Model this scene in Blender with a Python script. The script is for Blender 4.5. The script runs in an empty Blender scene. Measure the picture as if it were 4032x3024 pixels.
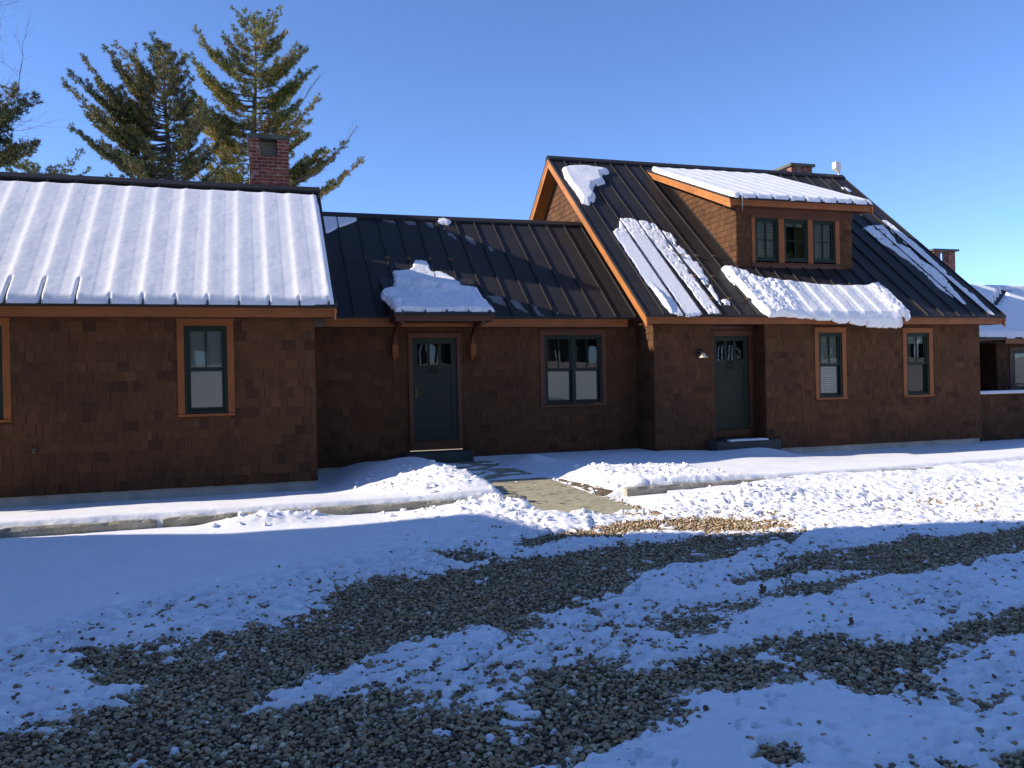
import bpy, math, random
import numpy as np
from mathutils import Vector, Matrix
sc = bpy.context.scene
R = math.radians
rng = np.random.default_rng(7)
random.seed(7)

# ------------------------------------------------------------------ camera
FPX = 3261.0
Xc = np.array([10334., -227., FPX]); Xc /= np.linalg.norm(Xc)      # world X seen from the camera (right, down, forward)
vx = .0215; vz = -(Xc[0]*vx + Xc[1])/Xc[2]
Dn = np.array([vx, 1, vz]); Dn /= np.linalg.norm(Dn)
Zc = -Dn; Yc = np.cross(Zc, Xc)
M = np.array([Xc, Yc, Zc])
CAMH = 1.65
right = M @ np.array([1, 0, 0]); up = M @ np.array([0, -1, 0]); back = M @ np.array([0, 0, -1])
cam = bpy.data.objects.new('camera', bpy.data.cameras.new('camera'))
sc.collection.objects.link(cam)
cam.matrix_world = Matrix([[right[i], up[i], back[i], (0, 0, CAMH)[i]] for i in range(3)] + [[0, 0, 0, 1]])
cam.data.sensor_width = 36; cam.data.lens = 36*FPX/4032
cam.data.clip_start = .05; cam.data.clip_end = 3000
sc.camera = cam
# ------------------------------------------------------------------ light
SUN = Vector((-1, .19, .5)).normalized()
EL = math.asin(SUN.z)
w = bpy.data.worlds.new('World'); sc.world = w; w.use_nodes = True
nt = w.node_tree; nt.nodes.clear()
sky = nt.nodes.new('ShaderNodeTexSky'); sky.sky_type = 'NISHITA'; sky.sun_disc = False
sky.sun_elevation = EL; sky.sun_rotation = R(-79.2); sky.altitude = 100
sky.air_density = .6; sky.dust_density = 0; sky.ozone_density = 3.5
bg = nt.nodes.new('ShaderNodeBackground'); bg.inputs[1].default_value = .15
wo = nt.nodes.new('ShaderNodeOutputWorld')
tint = nt.nodes.new('ShaderNodeMix'); tint.data_type = 'RGBA'; tint.blend_type = 'MULTIPLY'; tint.inputs[0].default_value = 1
tint.inputs[7].default_value = (1.0, 1.08, 1.25, 1)
nt.links.new(sky.outputs[0], tint.inputs[6]); nt.links.new(tint.outputs[2], bg.inputs[0]); nt.links.new(bg.outputs[0], wo.inputs[0])
sd = bpy.data.lights.new('sun', 'SUN'); sd.energy = 5; sd.angle = R(.53); sd.color = (1, .885, .73)
so = bpy.data.objects.new('sun', sd); sc.collection.objects.link(so)
so.rotation_euler = SUN.to_track_quat('Z', 'Y').to_euler()
sc.view_settings.view_transform = 'Standard'; sc.view_settings.look = 'None'
sc.view_settings.exposure = .6; sc.view_settings.gamma = 1
sc.cycles.max_bounces = 6; sc.cycles.diffuse_bounces = 3; sc.cycles.glossy_bounces = 3
sc.cycles.transmission_bounces = 4; sc.cycles.transparent_max_bounces = 6
sc.cycles.caustics_reflective = False; sc.cycles.caustics_refractive = False

# ------------------------------------------------------------------ helpers
def ray(px, py): return M @ np.array([px-2016., py-1512., FPX])
Cm = np.array([0, 0, CAMH])
def onY(px, py, Y): r = ray(px, py); return Cm + r*(Y/r[1])
def onZ(px, py, z): r = ray(px, py); return Cm + r*((z-CAMH)/r[2])

class MB:
    def __init__(s): s.v = []; s.f = []; s.c = []
    def add(s, vs, fs, col=.5):
        b = len(s.v); s.v.extend([tuple(map(float, q)) for q in vs]); s.f.extend([tuple(i+b for i in q) for q in fs]); s.c.extend([col]*len(vs)); return s
    def box(s, x0, x1, y0, y1, z0, z1, col=.5):
        return s.add([(x0,y0,z0),(x1,y0,z0),(x1,y1,z0),(x0,y1,z0),(x0,y0,z1),(x1,y0,z1),(x1,y1,z1),(x0,y1,z1)],
              [(0,3,2,1),(4,5,6,7),(0,1,5,4),(1,2,6,5),(2,3,7,6),(3,0,4,7)], col)
    def obox(s, O, A, B, C, col=.5):      # box from corner O with edge vectors A, B, C
        O, A, B, C = map(np.array, (O, A, B, C)); 
        return s.add([O, O+A, O+A+B, O+B, O+C, O+A+C, O+A+B+C, O+B+C],
              [(0,3,2,1),(4,5,6,7),(0,1,5,4),(1,2,6,5),(2,3,7,6),(3,0,4,7)], col)
    def quad(s, a, b, c, d, col=.5): return s.add([a, b, c, d], [(0, 1, 2, 3)], col)
    def prism_x(s, prof, x0, x1, col=.5):  # profile [(y,z)] extruded along X
        n = len(prof); vs = [(x0, y, z) for y, z in prof] + [(x1, y, z) for y, z in prof]
        fs = [tuple(range(n)), tuple(range(2*n-1, n-1, -1))] + [(i, i+n, (i+1) % n+n, (i+1) % n) for i in range(n)]
        return s.add(vs, fs, col)
    def tube(s, pts, rads, n=6, cap=True, col=.5):
        pts = [np.array(p, float) for p in pts]; vs = []; fs = []
        for i, p in enumerate(pts):
            d = pts[min(i+1, len(pts)-1)] - pts[max(i-1, 0)]; d /= (np.linalg.norm(d)+1e-9)
            a = np.cross(d, (0, 0, 1) if abs(d[2]) < .9 else (1, 0, 0)); a /= np.linalg.norm(a); b = np.cross(d, a)
            for k in range(n):
                t = 2*math.pi*k/n; vs.append(p + rads[i]*(a*math.cos(t)+b*math.sin(t)))
        for i in range(len(pts)-1):
            for k in range(n): fs.append((i*n+k, i*n+(k+1) % n, (i+1)*n+(k+1) % n, (i+1)*n+k))
        if cap: fs += [tuple(range(n-1, -1, -1)), tuple((len(pts)-1)*n+k for k in range(n))]
        return s.add(vs, fs, col)
    def lathe(s, prof, c, n=20, axis='z', col=.5):
        vs = []; fs = []
        for r, h in prof:
            for k in range(n):
                t = 2*math.pi*k/n; a, b = r*math.cos(t), r*math.sin(t)
                vs.append((c[0]+a, c[1]+b, c[2]+h) if axis == 'z' else ((c[0]+a, c[1]+h, c[2]+b)))
        for i in range(len(prof)-1):
            for k in range(n): fs.append((i*n+k, i*n+(k+1) % n, (i+1)*n+(k+1) % n, (i+1)*n+k))
        return s.add(vs, fs, col)

def mesh_np(name, V, F, mat, col=None, smooth=False):
    me = bpy.data.meshes.new(name); V = np.asarray(V, np.float32); F = np.asarray(F, np.int32); k = F.shape[1]
    me.vertices.add(len(V)); me.vertices.foreach_set('co', V.ravel())
    me.loops.add(F.size); me.loops.foreach_set('vertex_index', F.ravel())
    me.polygons.add(len(F)); me.polygons.foreach_set('loop_start', np.arange(0, F.size, k, dtype=np.int32))
    me.polygons.foreach_set('use_smooth', np.full(len(F), smooth))
    me.update(calc_edges=True)
    if col is not None:
        a = me.color_attributes.new('Col', 'FLOAT_COLOR', 'POINT'); c = np.asarray(col, np.float32)
        if c.ndim == 1: c = np.stack([c, c, c], 1)
        a.data.foreach_set('color', np.concatenate([c, np.ones((len(c), 1), np.float32)], 1).ravel())
    me.materials.append(mat)
    return me

def tag(o, label=None, cat=None, group=None, kind=None):
    if label: o['label'] = label
    if cat: o['category'] = cat
    if group: o['group'] = group
    if kind: o['kind'] = kind
    return o
def link(o, parent=None):
    sc.collection.objects.link(o)
    if parent is not None:
        o.parent = parent
        pw = parent.location if parent.parent is None else Vector((0, 0, 0))
        o.matrix_parent_inverse = Matrix.Translation(-pw)
    return o
def obj(name, mb, mat, parent=None, origin=None, smooth=False, bevel=0):
    v = np.array(mb.v)
    if origin is not None: v = v-np.array(origin)
    me = bpy.data.meshes.new(name); me.from_pydata(v.tolist(), [], mb.f); me.update()
    a = me.color_attributes.new('Col', 'FLOAT_COLOR', 'POINT')
    c = np.array(mb.c, np.float32); c4 = np.stack([c, c, c, np.ones_like(c)], 1)
    a.data.foreach_set('color', c4.ravel())
    if smooth: me.polygons.foreach_set('use_smooth', np.ones(len(me.polygons), bool))
    me.materials.append(mat); o = bpy.data.objects.new(name, me)
    if origin is not None: o.location = origin
    if bevel:
        b = o.modifiers.new('bevel', 'BEVEL'); b.width = bevel; b.segments = 2; b.limit_method = 'ANGLE'
    return link(o, parent)
def empty(name, loc, label, cat, group=None):
    o = bpy.data.objects.new(name, None); o.location = loc; o.empty_display_size = .2
    sc.collection.objects.link(o); return tag(o, label, cat, group)

# numpy noise
def _h(ix, iy, seed):
    n = (ix.astype(np.int64)*374761393 + iy.astype(np.int64)*668265263 + seed*1442695041) & 0xffffffff
    n = ((n ^ (n >> 13))*1274126177) & 0xffffffff
    return ((n ^ (n >> 16)) & 0xffffff)/float(0xffffff)
def vnoise(x, y, s, seed=0):
    x = x/s; y = y/s; ix = np.floor(x); iy = np.floor(y); fx = x-ix; fy = y-iy
    fx = fx*fx*fx*(fx*(fx*6-15)+10); fy = fy*fy*fy*(fy*(fy*6-15)+10)
    a = _h(ix, iy, seed); b = _h(ix+1, iy, seed); c = _h(ix, iy+1, seed); d = _h(ix+1, iy+1, seed)
    return (a*(1-fx)+b*fx)*(1-fy) + (c*(1-fx)+d*fx)*fy
def fbm(x, y, s, o=4, seed=0, g=.5):
    t = 0; a = 1; w_ = 0
    for i in range(o):
        c_, s_ = math.cos(.6*i+.3), math.sin(.6*i+.3)
        t = t + a*vnoise(x*c_-y*s_, x*s_+y*c_, s/2**i, seed+i*17); w_ += a; a *= g
    return t/w_*2-1
def cells(x, y, s, seed=0):
    """distance-based lumps: rounded clods"""
    x = x/s; y = y/s; ix = np.floor(x); iy = np.floor(y); best = np.full(x.shape, 9.)
    for dx in (-1, 0, 1):
        for dy in (-1, 0, 1):
            cx = ix+dx; cy = iy+dy
            px = cx+_h(cx, cy, seed); py = cy+_h(cx, cy, seed+91); rr = .5+.9*_h(cx, cy, seed+53)
            best = np.minimum(best, ((x-px)**2+(y-py)**2)/rr)
    return np.sqrt(np.clip(1-best, 0, 1))
def sdist(x, y, poly):
    """signed distance to polygon, positive inside"""
    P = np.array(poly, float); d = np.full(x.shape, 1e9); ins = np.zeros(x.shape, bool)
    for i in range(len(P)):
        a = P[i]; b = P[(i+1) % len(P)]; ex, ey = b-a
        t = np.clip(((x-a[0])*ex+(y-a[1])*ey)/(ex*ex+ey*ey+1e-12), 0, 1)
        d = np.minimum(d, (x-a[0]-t*ex)**2+(y-a[1]-t*ey)**2)
        if ey != 0:
            c = ((a[1] > y) != (b[1] > y)) & (x < (b[0]-a[0])*(y-a[1])/ey+a[0]); ins ^= c
    return np.where(ins, 1, -1)*np.sqrt(d)
def sst(x, a, b): t = np.clip((x-a)/(b-a), 0, 1); return t*t*(3-2*t)

# ------------------------------------------------------------------ materials
def mat(name, base, rough=.6, metallic=0, spec=.5, build=None):
    m = bpy.data.materials.new(name); m.use_nodes = True; n = m.node_tree
    b = n.nodes['Principled BSDF']; b.inputs['Base Color'].default_value = (*base, 1)
    b.inputs['Roughness'].default_value = rough; b.inputs['Metallic'].default_value = metallic
    b.inputs['Specular IOR Level'].default_value = spec
    if build: build(n, b)
    return m
def N(n, t, **k):
    x = n.nodes.new(t)
    for a, b in k.items(): setattr(x, a, b)
    return x
def coords(n, scale=(1, 1, 1)):
    g = N(n, 'ShaderNodeNewGeometry'); mp = N(n, 'ShaderNodeMapping'); mp.inputs['Scale'].default_value = scale
    n.links.new(g.outputs['Position'], mp.inputs[0]); return mp.outputs[0]
def noise(n, vec, scale, detail=4, rough=.5):
    x = N(n, 'ShaderNodeTexNoise'); x.inputs['Scale'].default_value = scale; x.inputs['Detail'].default_value = detail
    x.inputs['Roughness'].default_value = rough; n.links.new(vec, x.inputs['Vector']); return x.outputs['Fac']
def ramp(n, fac, stops):
    r = N(n, 'ShaderNodeValToRGB'); e = r.color_ramp.elements
    while len(e) < len(stops): e.new(.5)
    for i, (p, c) in enumerate(stops): e[i].position = p; e[i].color = (*c, 1)
    n.links.new(fac, r.inputs[0]); return r.outputs[0]
def bump(n, b, h, strength=.3, dist=.01, prev=None):
    x = N(n, 'ShaderNodeBump'); x.inputs['Strength'].default_value = strength; x.inputs['Distance'].default_value = dist
    n.links.new(h, x.inputs['Height'])
    if prev: n.links.new(prev, x.inputs['Normal'])
    n.links.new(x.outputs[0], b.inputs['Normal']); return x.outputs[0]
def mixc(n, a, b, fac, mode='MIX'):
    x = N(n, 'ShaderNodeMix', data_type='RGBA', blend_type=mode)
    for s, v in ((6, a), (7, b)):
        if isinstance(v, tuple): x.inputs[s].default_value = (*v, 1)
        else: n.links.new(v, x.inputs[s])
    if isinstance(fac, (int, float)): x.inputs[0].default_value = fac
    else: n.links.new(fac, x.inputs[0])
    return x.outputs[2]
def attr(n):
    a = N(n, 'ShaderNodeAttribute', attribute_name='Col'); return a.outputs['Fac'], a.outputs['Color']

def b_shingle(n, b):
    f, c = attr(n)
    col = ramp(n, f, [(0, (.066, .034, .021)), (.15, (.090, .046, .026)), (.5, (.108, .055, .029)), (.85, (.128, .065, .033)), (1, (.146, .076, .038))])
    g = noise(n, coords(n, (90, 90, 6)), 1, 4, .6)
    big = noise(n, coords(n), .9, 3)
    col = mixc(n, col, ramp(n, g, [(.3, (.55, .55, .55)), (.7, (1.15, 1.15, 1.15))]), .6, 'MULTIPLY')
    col = mixc(n, col, ramp(n, big, [(.35, (.75, .78, .8)), (.65, (1.15, 1.05, 1))]), .7, 'MULTIPLY')
    n.links.new(col, b.inputs['Base Color']); bump(n, b, g, .35, .004)
SHINGLE = mat('cedar_shingle', (.16, .07, .04), .8, spec=.12, build=b_shingle)
def wood(name, c, axis=0, rough=.5):
    def f(n, b):
        s = [60, 60, 60]; s[axis] = 2.5
        g = noise(n, coords(n, tuple(s)), 1, 5, .6); k = noise(n, coords(n, (2, 2, 2)), 1, 2)
        col = ramp(n, g, [(.25, tuple(v*.72 for v in c)), (.6, c), (.8, tuple(v*1.2 for v in c))])
        col = mixc(n, col, ramp(n, k, [(.35, (.8, .8, .8)), (.65, (1.12, 1.1, 1.08))]), .8, 'MULTIPLY')
        n.links.new(col, b.inputs['Base Color']); bump(n, b, g, .2, .002)
    return mat(name, c, rough, spec=.35, build=f)
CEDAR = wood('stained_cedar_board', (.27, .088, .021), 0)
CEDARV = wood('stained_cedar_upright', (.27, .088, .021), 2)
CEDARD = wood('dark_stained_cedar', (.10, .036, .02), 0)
CEDARY = wood('stained_cedar_rake', (.43, .17, .05), 1)
def b_metal(n, b):
    f = noise(n, coords(n, (.7, 1.5, 1.5)), 1, 3); g = noise(n, coords(n), 35, 3)
    n.links.new(ramp(n, f, [(.35, (.029, .0265, .026)), (.65, (.038, .034, .033))]), b.inputs['Base Color'])
    r = N(n, 'ShaderNodeMapRange'); r.inputs['To Min'].default_value = .38; r.inputs['To Max'].default_value = .55
    n.links.new(g, r.inputs[0]); n.links.new(r.outputs[0], b.inputs['Roughness'])
    bump(n, b, f, .25, .03)
METAL = mat('dark_standing_seam_metal', (.035, .033, .034), .5, 0, .17, b_metal)
def b_snow(fine, gs, amp, st=(1, 1, 1)):
    def f(n, b):
        v = coords(n); a = noise(n, coords(n, st), fine, 5, .65); c = noise(n, v, 2.2, 3)
        n.links.new(ramp(n, c, [(.3, (.84, .85, .875)), (.7, (.90, .90, .91))]), b.inputs['Base Color'])
        g = noise(n, v, 190, 2, .6)
        p = bump(n, b, g, .25, gs); bump(n, b, a, .5 if amp > .01 else .14, amp, p)
        b.inputs['Subsurface Weight'].default_value = 0
    return f
SNOW = mat('settled_snow', (.86, .87, .9), .55, spec=.2, build=b_snow(22, .004, .012))
SNOWR = mat('roof_snow', (.88, .88, .9), .55, spec=.2, build=b_snow(55, .003, .006, (.7, 1.8, 1.8)))
FROST = mat('thin_grey_frost', (.17, .17, .17), .6)
ICE = mat('icicle_ice', (.8, .85, .9), .1)
ICE.node_tree.nodes['Principled BSDF'].inputs['Transmission Weight'].default_value = .7
def b_conc(c, sc_=1):
    def f(n, b):
        v = coords(n); a = noise(n, v, 3, 4); g = noise(n, v, 60, 4, .7)
        col = ramp(n, a, [(.3, tuple(x*.75 for x in c)), (.7, tuple(x*1.1 for x in c))])
        col = mixc(n, col, ramp(n, g, [(.3, (.75, .75, .75)), (.7, (1.12, 1.12, 1.12))]), .6, 'MULTIPLY')
        n.links.new(col, b.inputs['Base Color']); bump(n, b, g, .4, .006)
    return f
CONC = mat('foundation_concrete', (.55, .52, .45), .85, spec=.2, build=b_conc((.55, .52, .45)))
def b_granite(n, b):
    v = coords(n); a = noise(n, v, 5, 4); g = noise(n, v, 120, 3, .7); h = noise(n, v, 14, 5, .6)
    col = ramp(n, a, [(.3, (.27, .25, .19)), (.7, (.44, .41, .34))])
    col = mixc(n, col, ramp(n, g, [(.35, (.5, .5, .5)), (.6, (1.15, 1.15, 1.15))]), .7, 'MULTIPLY')
    n.links.new(col, b.inputs['Base Color']); p = bump(n, b, g, .5, .004); bump(n, b, h, .9, .03, p)
GRANITE = mat('rough_granite', (.36, .33, .28), .85, spec=.2, build=b_granite)
def b_path(n, b):
    v = coords(n); a = noise(n, v, 2.2, 4); g = noise(n, v, 90, 3, .7)
    wet = noise(n, coords(n, (2.6, 6.5, 1)), 2.6, 4, .55)
    col = ramp(n, a, [(.3, (.32, .295, .195)), (.7, (.42, .39, .27))])
    col = mixc(n, col, ramp(n, g, [(.3, (.85, .85, .85)), (.7, (1.08, 1.08, 1.08))]), .7, 'MULTIPLY')
    wf = ramp(n, wet, [(.60, (0, 0, 0)), (.615, (1, 1, 1))])
    col = mixc(n, col, (.07, .062, .045), wf); n.links.new(col, b.inputs['Base Color'])
    r = N(n, 'ShaderNodeMapRange'); r.inputs['To Min'].default_value = .8; r.inputs['To Max'].default_value = .35
    n.links.new(wf, r.inputs[0]); n.links.new(r.outputs[0], b.inputs['Roughness']); bump(n, b, g, .3, .003)
PATHM = mat('bluestone_slab_with_wet_marks', (.25, .24, .18), .8, spec=.3, build=b_path)
def b_soil(n, b):
    v = coords(n); vo = N(n, 'ShaderNodeTexVoronoi'); vo.inputs['Scale'].default_value = 42; n.links.new(v, vo.inputs['Vector'])
    col = ramp(n, vo.outputs['Color'], [(.1, (.06, .048, .035)), (.5, (.12, .095, .065)), (.9, (.20, .165, .12))])
    n.links.new(col, b.inputs['Base Color']); x = N(n, 'ShaderNodeMath', operation='SUBTRACT'); x.inputs[0].default_value = 1
    n.links.new(vo.outputs['Distance'], x.inputs[1]); bump(n, b, x.outputs[0], .9, .02)
SOIL = mat('gravel_bed', (.2, .17, .14), .9, spec=.2, build=b_soil)
def b_stone(n, b):
    f, c = attr(n)
    col = ramp(n, f, [(0, (.10, .072, .045)), (.3, (.27, .20, .115)), (.5, (.41, .31, .18)), (.65, (.43, .255, .125)), (.8, (.58, .46, .29)), (.92, (.32, .265, .19)), (1, (.82, .71, .52))])
    g = noise(n, coords(n), 130, 3, .6)
    col = mixc(n, col, ramp(n, g, [(.3, (.8, .8, .8)), (.7, (1.1, 1.1, 1.1))]), .6, 'MULTIPLY')
    n.links.new(col, b.inputs['Base Color'])
STONE = mat('river_gravel', (.3, .27, .22), .75, spec=.3, build=b_stone)
GREEN = mat('dark_green_paint', (.0055, .020, .0155), .5, 0, .3, build=lambda n, b: bump(n, b, noise(n, coords(n, (30, 30, 4)), 1, 3), .06, .002))
DOORM = mat('dark_green_door_paint', (.017, .028, .023), .5, 0, .25, build=lambda n, b: bump(n, b, noise(n, coords(n, (60, 60, 5)), 1, 3), .08, .002))
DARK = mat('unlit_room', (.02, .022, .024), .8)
SHADE = mat('white_blind_fabric', (.52, .55, .53), .8)
BRONZE = mat('aged_bronze', (.07, .055, .045), .45, .8)
BRASS = mat('brass_keypad', (.55, .40, .16), .35, .8)
LAMPW = mat('lamp_shade_enamel', (.55, .50, .42), .4)
WREATHM = mat('dark_wreath_foliage', (.018, .03, .02), .8)
PLASTW = mat('weathered_white_plastic', (.75, .74, .70), .5)
CAPM = mat('grey_green_slab', (.12, .13, .105), .7, spec=.3, build=b_conc((.12, .13, .105)))
def b_glass(n, b):
    out = n.nodes['Material Output']; t = N(n, 'ShaderNodeBsdfTransparent'); t.inputs[0].default_value = (.72, .78, .76, 1)
    gl = N(n, 'ShaderNodeBsdfGlossy'); gl.inputs['Roughness'].default_value = .015
    fr = N(n, 'ShaderNodeFresnel'); fr.inputs[0].default_value = 1.6
    nz = noise(n, coords(n), 1.6, 1); bp = N(n, 'ShaderNodeBump'); bp.inputs['Strength'].default_value = .07; bp.inputs['Distance'].default_value = .03
    n.links.new(nz, bp.inputs['Height']); n.links.new(bp.outputs[0], gl.inputs['Normal'])
    mx = N(n, 'ShaderNodeMixShader'); n.links.new(fr.outputs[0], mx.inputs[0]); n.links.new(t.outputs[0], mx.inputs[1]); n.links.new(gl.outputs[0], mx.inputs[2])
    n.links.new(mx.outputs[0], out.inputs[0])
GLASS = mat('window_glass', (.8, .8, .8), .05, build=b_glass)
def b_brick(n, b):
    g = N(n, 'ShaderNodeNewGeometry'); sp = N(n, 'ShaderNodeSeparateXYZ'); n.links.new(g.outputs['Position'], sp.inputs[0])
    ad = N(n, 'ShaderNodeMath', operation='ADD'); n.links.new(sp.outputs[0], ad.inputs[0]); n.links.new(sp.outputs[1], ad.inputs[1])
    cb = N(n, 'ShaderNodeCombineXYZ'); n.links.new(ad.outputs[0], cb.inputs[0]); n.links.new(sp.outputs[2], cb.inputs[1])
    br = N(n, 'ShaderNodeTexBrick'); br.inputs['Scale'].default_value = 1; br.inputs['Brick Width'].default_value = .215
    br.inputs['Row Height'].default_value = .0725; br.inputs['Mortar Size'].default_value = .007; br.inputs['Bias'].default_value = 0
    br.inputs['Color1'].default_value = (.17, .042, .028, 1); br.inputs['Color2'].default_value = (.30, .085, .055, 1); br.inputs['Mortar'].default_value = (.33, .28, .23, 1)
    n.links.new(cb.outputs[0], br.inputs['Vector']); v = coords(n)
    eff = noise(n, v, 6, 5, .65)
    col = mixc(n, br.outputs['Color'], (.55, .46, .42), ramp(n, eff, [(.56, (0, 0, 0)), (.72, (.8, .8, .8))]))
    n.links.new(col, b.inputs['Base Color']); bump(n, b, br.outputs['Fac'], -.6, .008)
BRICK = mat('red_brick', (.3, .1, .06), .85, spec=.2, build=b_brick)
def b_bark(n, b):
    a = noise(n, coords(n, (12, 12, 2.5)), 1, 4); n.links.new(ramp(n, a, [(.3, (.07, .055, .045)), (.7, (.20, .165, .135))]), b.inputs['Base Color']); bump(n, b, a, .6, .02)
BARK = mat('pine_bark', (.12, .1, .08), .9, spec=.1, build=b_bark)
TWIG = mat('bare_twig', (.17, .11, .085), .9, spec=.1, build=lambda n, b: bump(n, b, noise(n, coords(n), 40, 3), .3, .004))
def needle(name, stops):
    def f(n, b):
        a, c = attr(n); n.links.new(ramp(n, a, stops), b.inputs['Base Color'])
    return mat(name, (.06, .08, .03), .6, spec=.25, build=f)
NEEDLE1 = needle('dark_pine_needles', [(0, (.028, .044, .026)), (.4, (.065, .085, .036)), (.7, (.16, .155, .045)), (1, (.30, .21, .06))])
NEEDLE2 = needle('golden_pine_needles', [(0, (.04, .055, .02)), (.35, (.12, .13, .035)), (.6, (.21, .225, .05)), (.85, (.36, .32, .07)), (1, (.52, .34, .10))])
LEAF = mat('dead_brown_leaf', (.14, .07, .035), .8)
CASTER = mat('shadow_caster_boards', (.16, .05, .035), .8)  # only for the added off-frame shadow caster
HILLM = SNOW

# ------------------------------------------------------------------ ground heights
def lawn_top(x, y):
    """snow surface behind the kerb"""
    t = np.clip((y-10.8)/3.2, 0, 1)
    left = .205*(1-t)-.055*t; mid = .195-.02*t; rt = .225*(1-t)+(-.035)*t
    a = sst(x, .9, 2.2); b = sst(x, 8.2, 11.5)
    z = (left*(1-a)+mid*a)*(1-b)+rt*b
    far = sst(y, 16.5, 30); return z*(1-far)+.1*far
def zpath(y): return .02+.019*(np.clip(y, 9.6, 16)-9.6)
PATH = [(3.44, 9.55), (4.62, 9.15), (4.60, 13.0), (4.42, 15.75), (3.22, 15.75), (3.36, 13.0)]
def soil(x, y):
    z = np.where(y > 10.68, lawn_top(x, y)-.10, np.clip((y-9)/2, 0, 1)*.01)
    z = np.where((x > 19) & (y > 11), .0, z)
    p = sdist(x, y, PATH); z = np.where(p > -.1, np.minimum(z, zpath(y)-.05), z)
    rise = sst(-y, 9, 36)*3.3
    return z+rise + np.where((y > 60), (y-60)*.01, 0)
def axis(a, b, st, lo, hi):
    c = np.arange(a, b, st); k = [b]; s = st*3
    while k[-1] < hi: k.append(k[-1]+s); s *= 1.35
    m = [a-st]; s = st*3
    while m[-1] > lo: m.append(m[-1]-s); s *= 1.35
    return np.array(m[::-1]+list(c)+k)
def grid_mesh(name, gx, gy, Z, mat_, keep=None, smooth=True, col=None):
    X, Y = np.meshgrid(gx, gy); V = np.stack([X.ravel(), Y.ravel(), Z.ravel()], 1)
    nx, ny = len(gx), len(gy); i = np.arange(nx*ny).reshape(ny, nx)
    F = np.stack([i[:-1, :-1], i[:-1, 1:], i[1:, 1:], i[1:, :-1]], -1).reshape(-1, 4)
    if keep is not None:
        k = keep.ravel(); F = F[k[F].any(1)]
        u = np.unique(F); mp = np.zeros(len(V), np.int64); mp[u] = np.arange(len(u)); V = V[u]; F = mp[F]
        if col is not None: col = np.asarray(col).ravel()[u]
    return mesh_np(name, V, F, mat_, col, smooth)

gx = axis(-8, 24, .12, -700, 700); gy = axis(1.5, 20, .12, -500, 900)
GX, GY = np.meshgrid(gx, gy)
g = bpy.data.objects.new('ground', grid_mesh('ground', gx, gy, soil(GX, GY), SOIL)); link(g); tag(g, kind='structure')

# path slabs
mb = MB(); yy = [9.35, 11.05, 12.5, 14.1, 15.75]
def pxl(y): return np.interp(y, [9.3, 13, 15.75], [3.44, 3.36, 3.22]); 
def pxr(y): return np.interp(y, [9.3, 13, 15.75], [4.62, 4.60, 4.42])
for a, b in zip(yy[:-1], yy[1:]):
    a += .006; b -= .006; za, zb = float(zpath(a)), float(zpath(b))
    v = [(pxl(a), a if a > 9.4 else 9.55, za), (pxr(a), a if a > 9.4 else 9.2, za), (pxr(b), b, zb), (pxl(b), b, zb)]
    mb.add(v+[(p[0], p[1], p[2]-.06) for p in v], [(0, 1, 2, 3), (7, 6, 5, 4), (0, 4, 5, 1), (1, 5, 6, 2), (2, 6, 7, 3), (3, 7, 4, 0)])
o = obj('path', mb, PATHM); tag(o, kind='structure')

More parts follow.
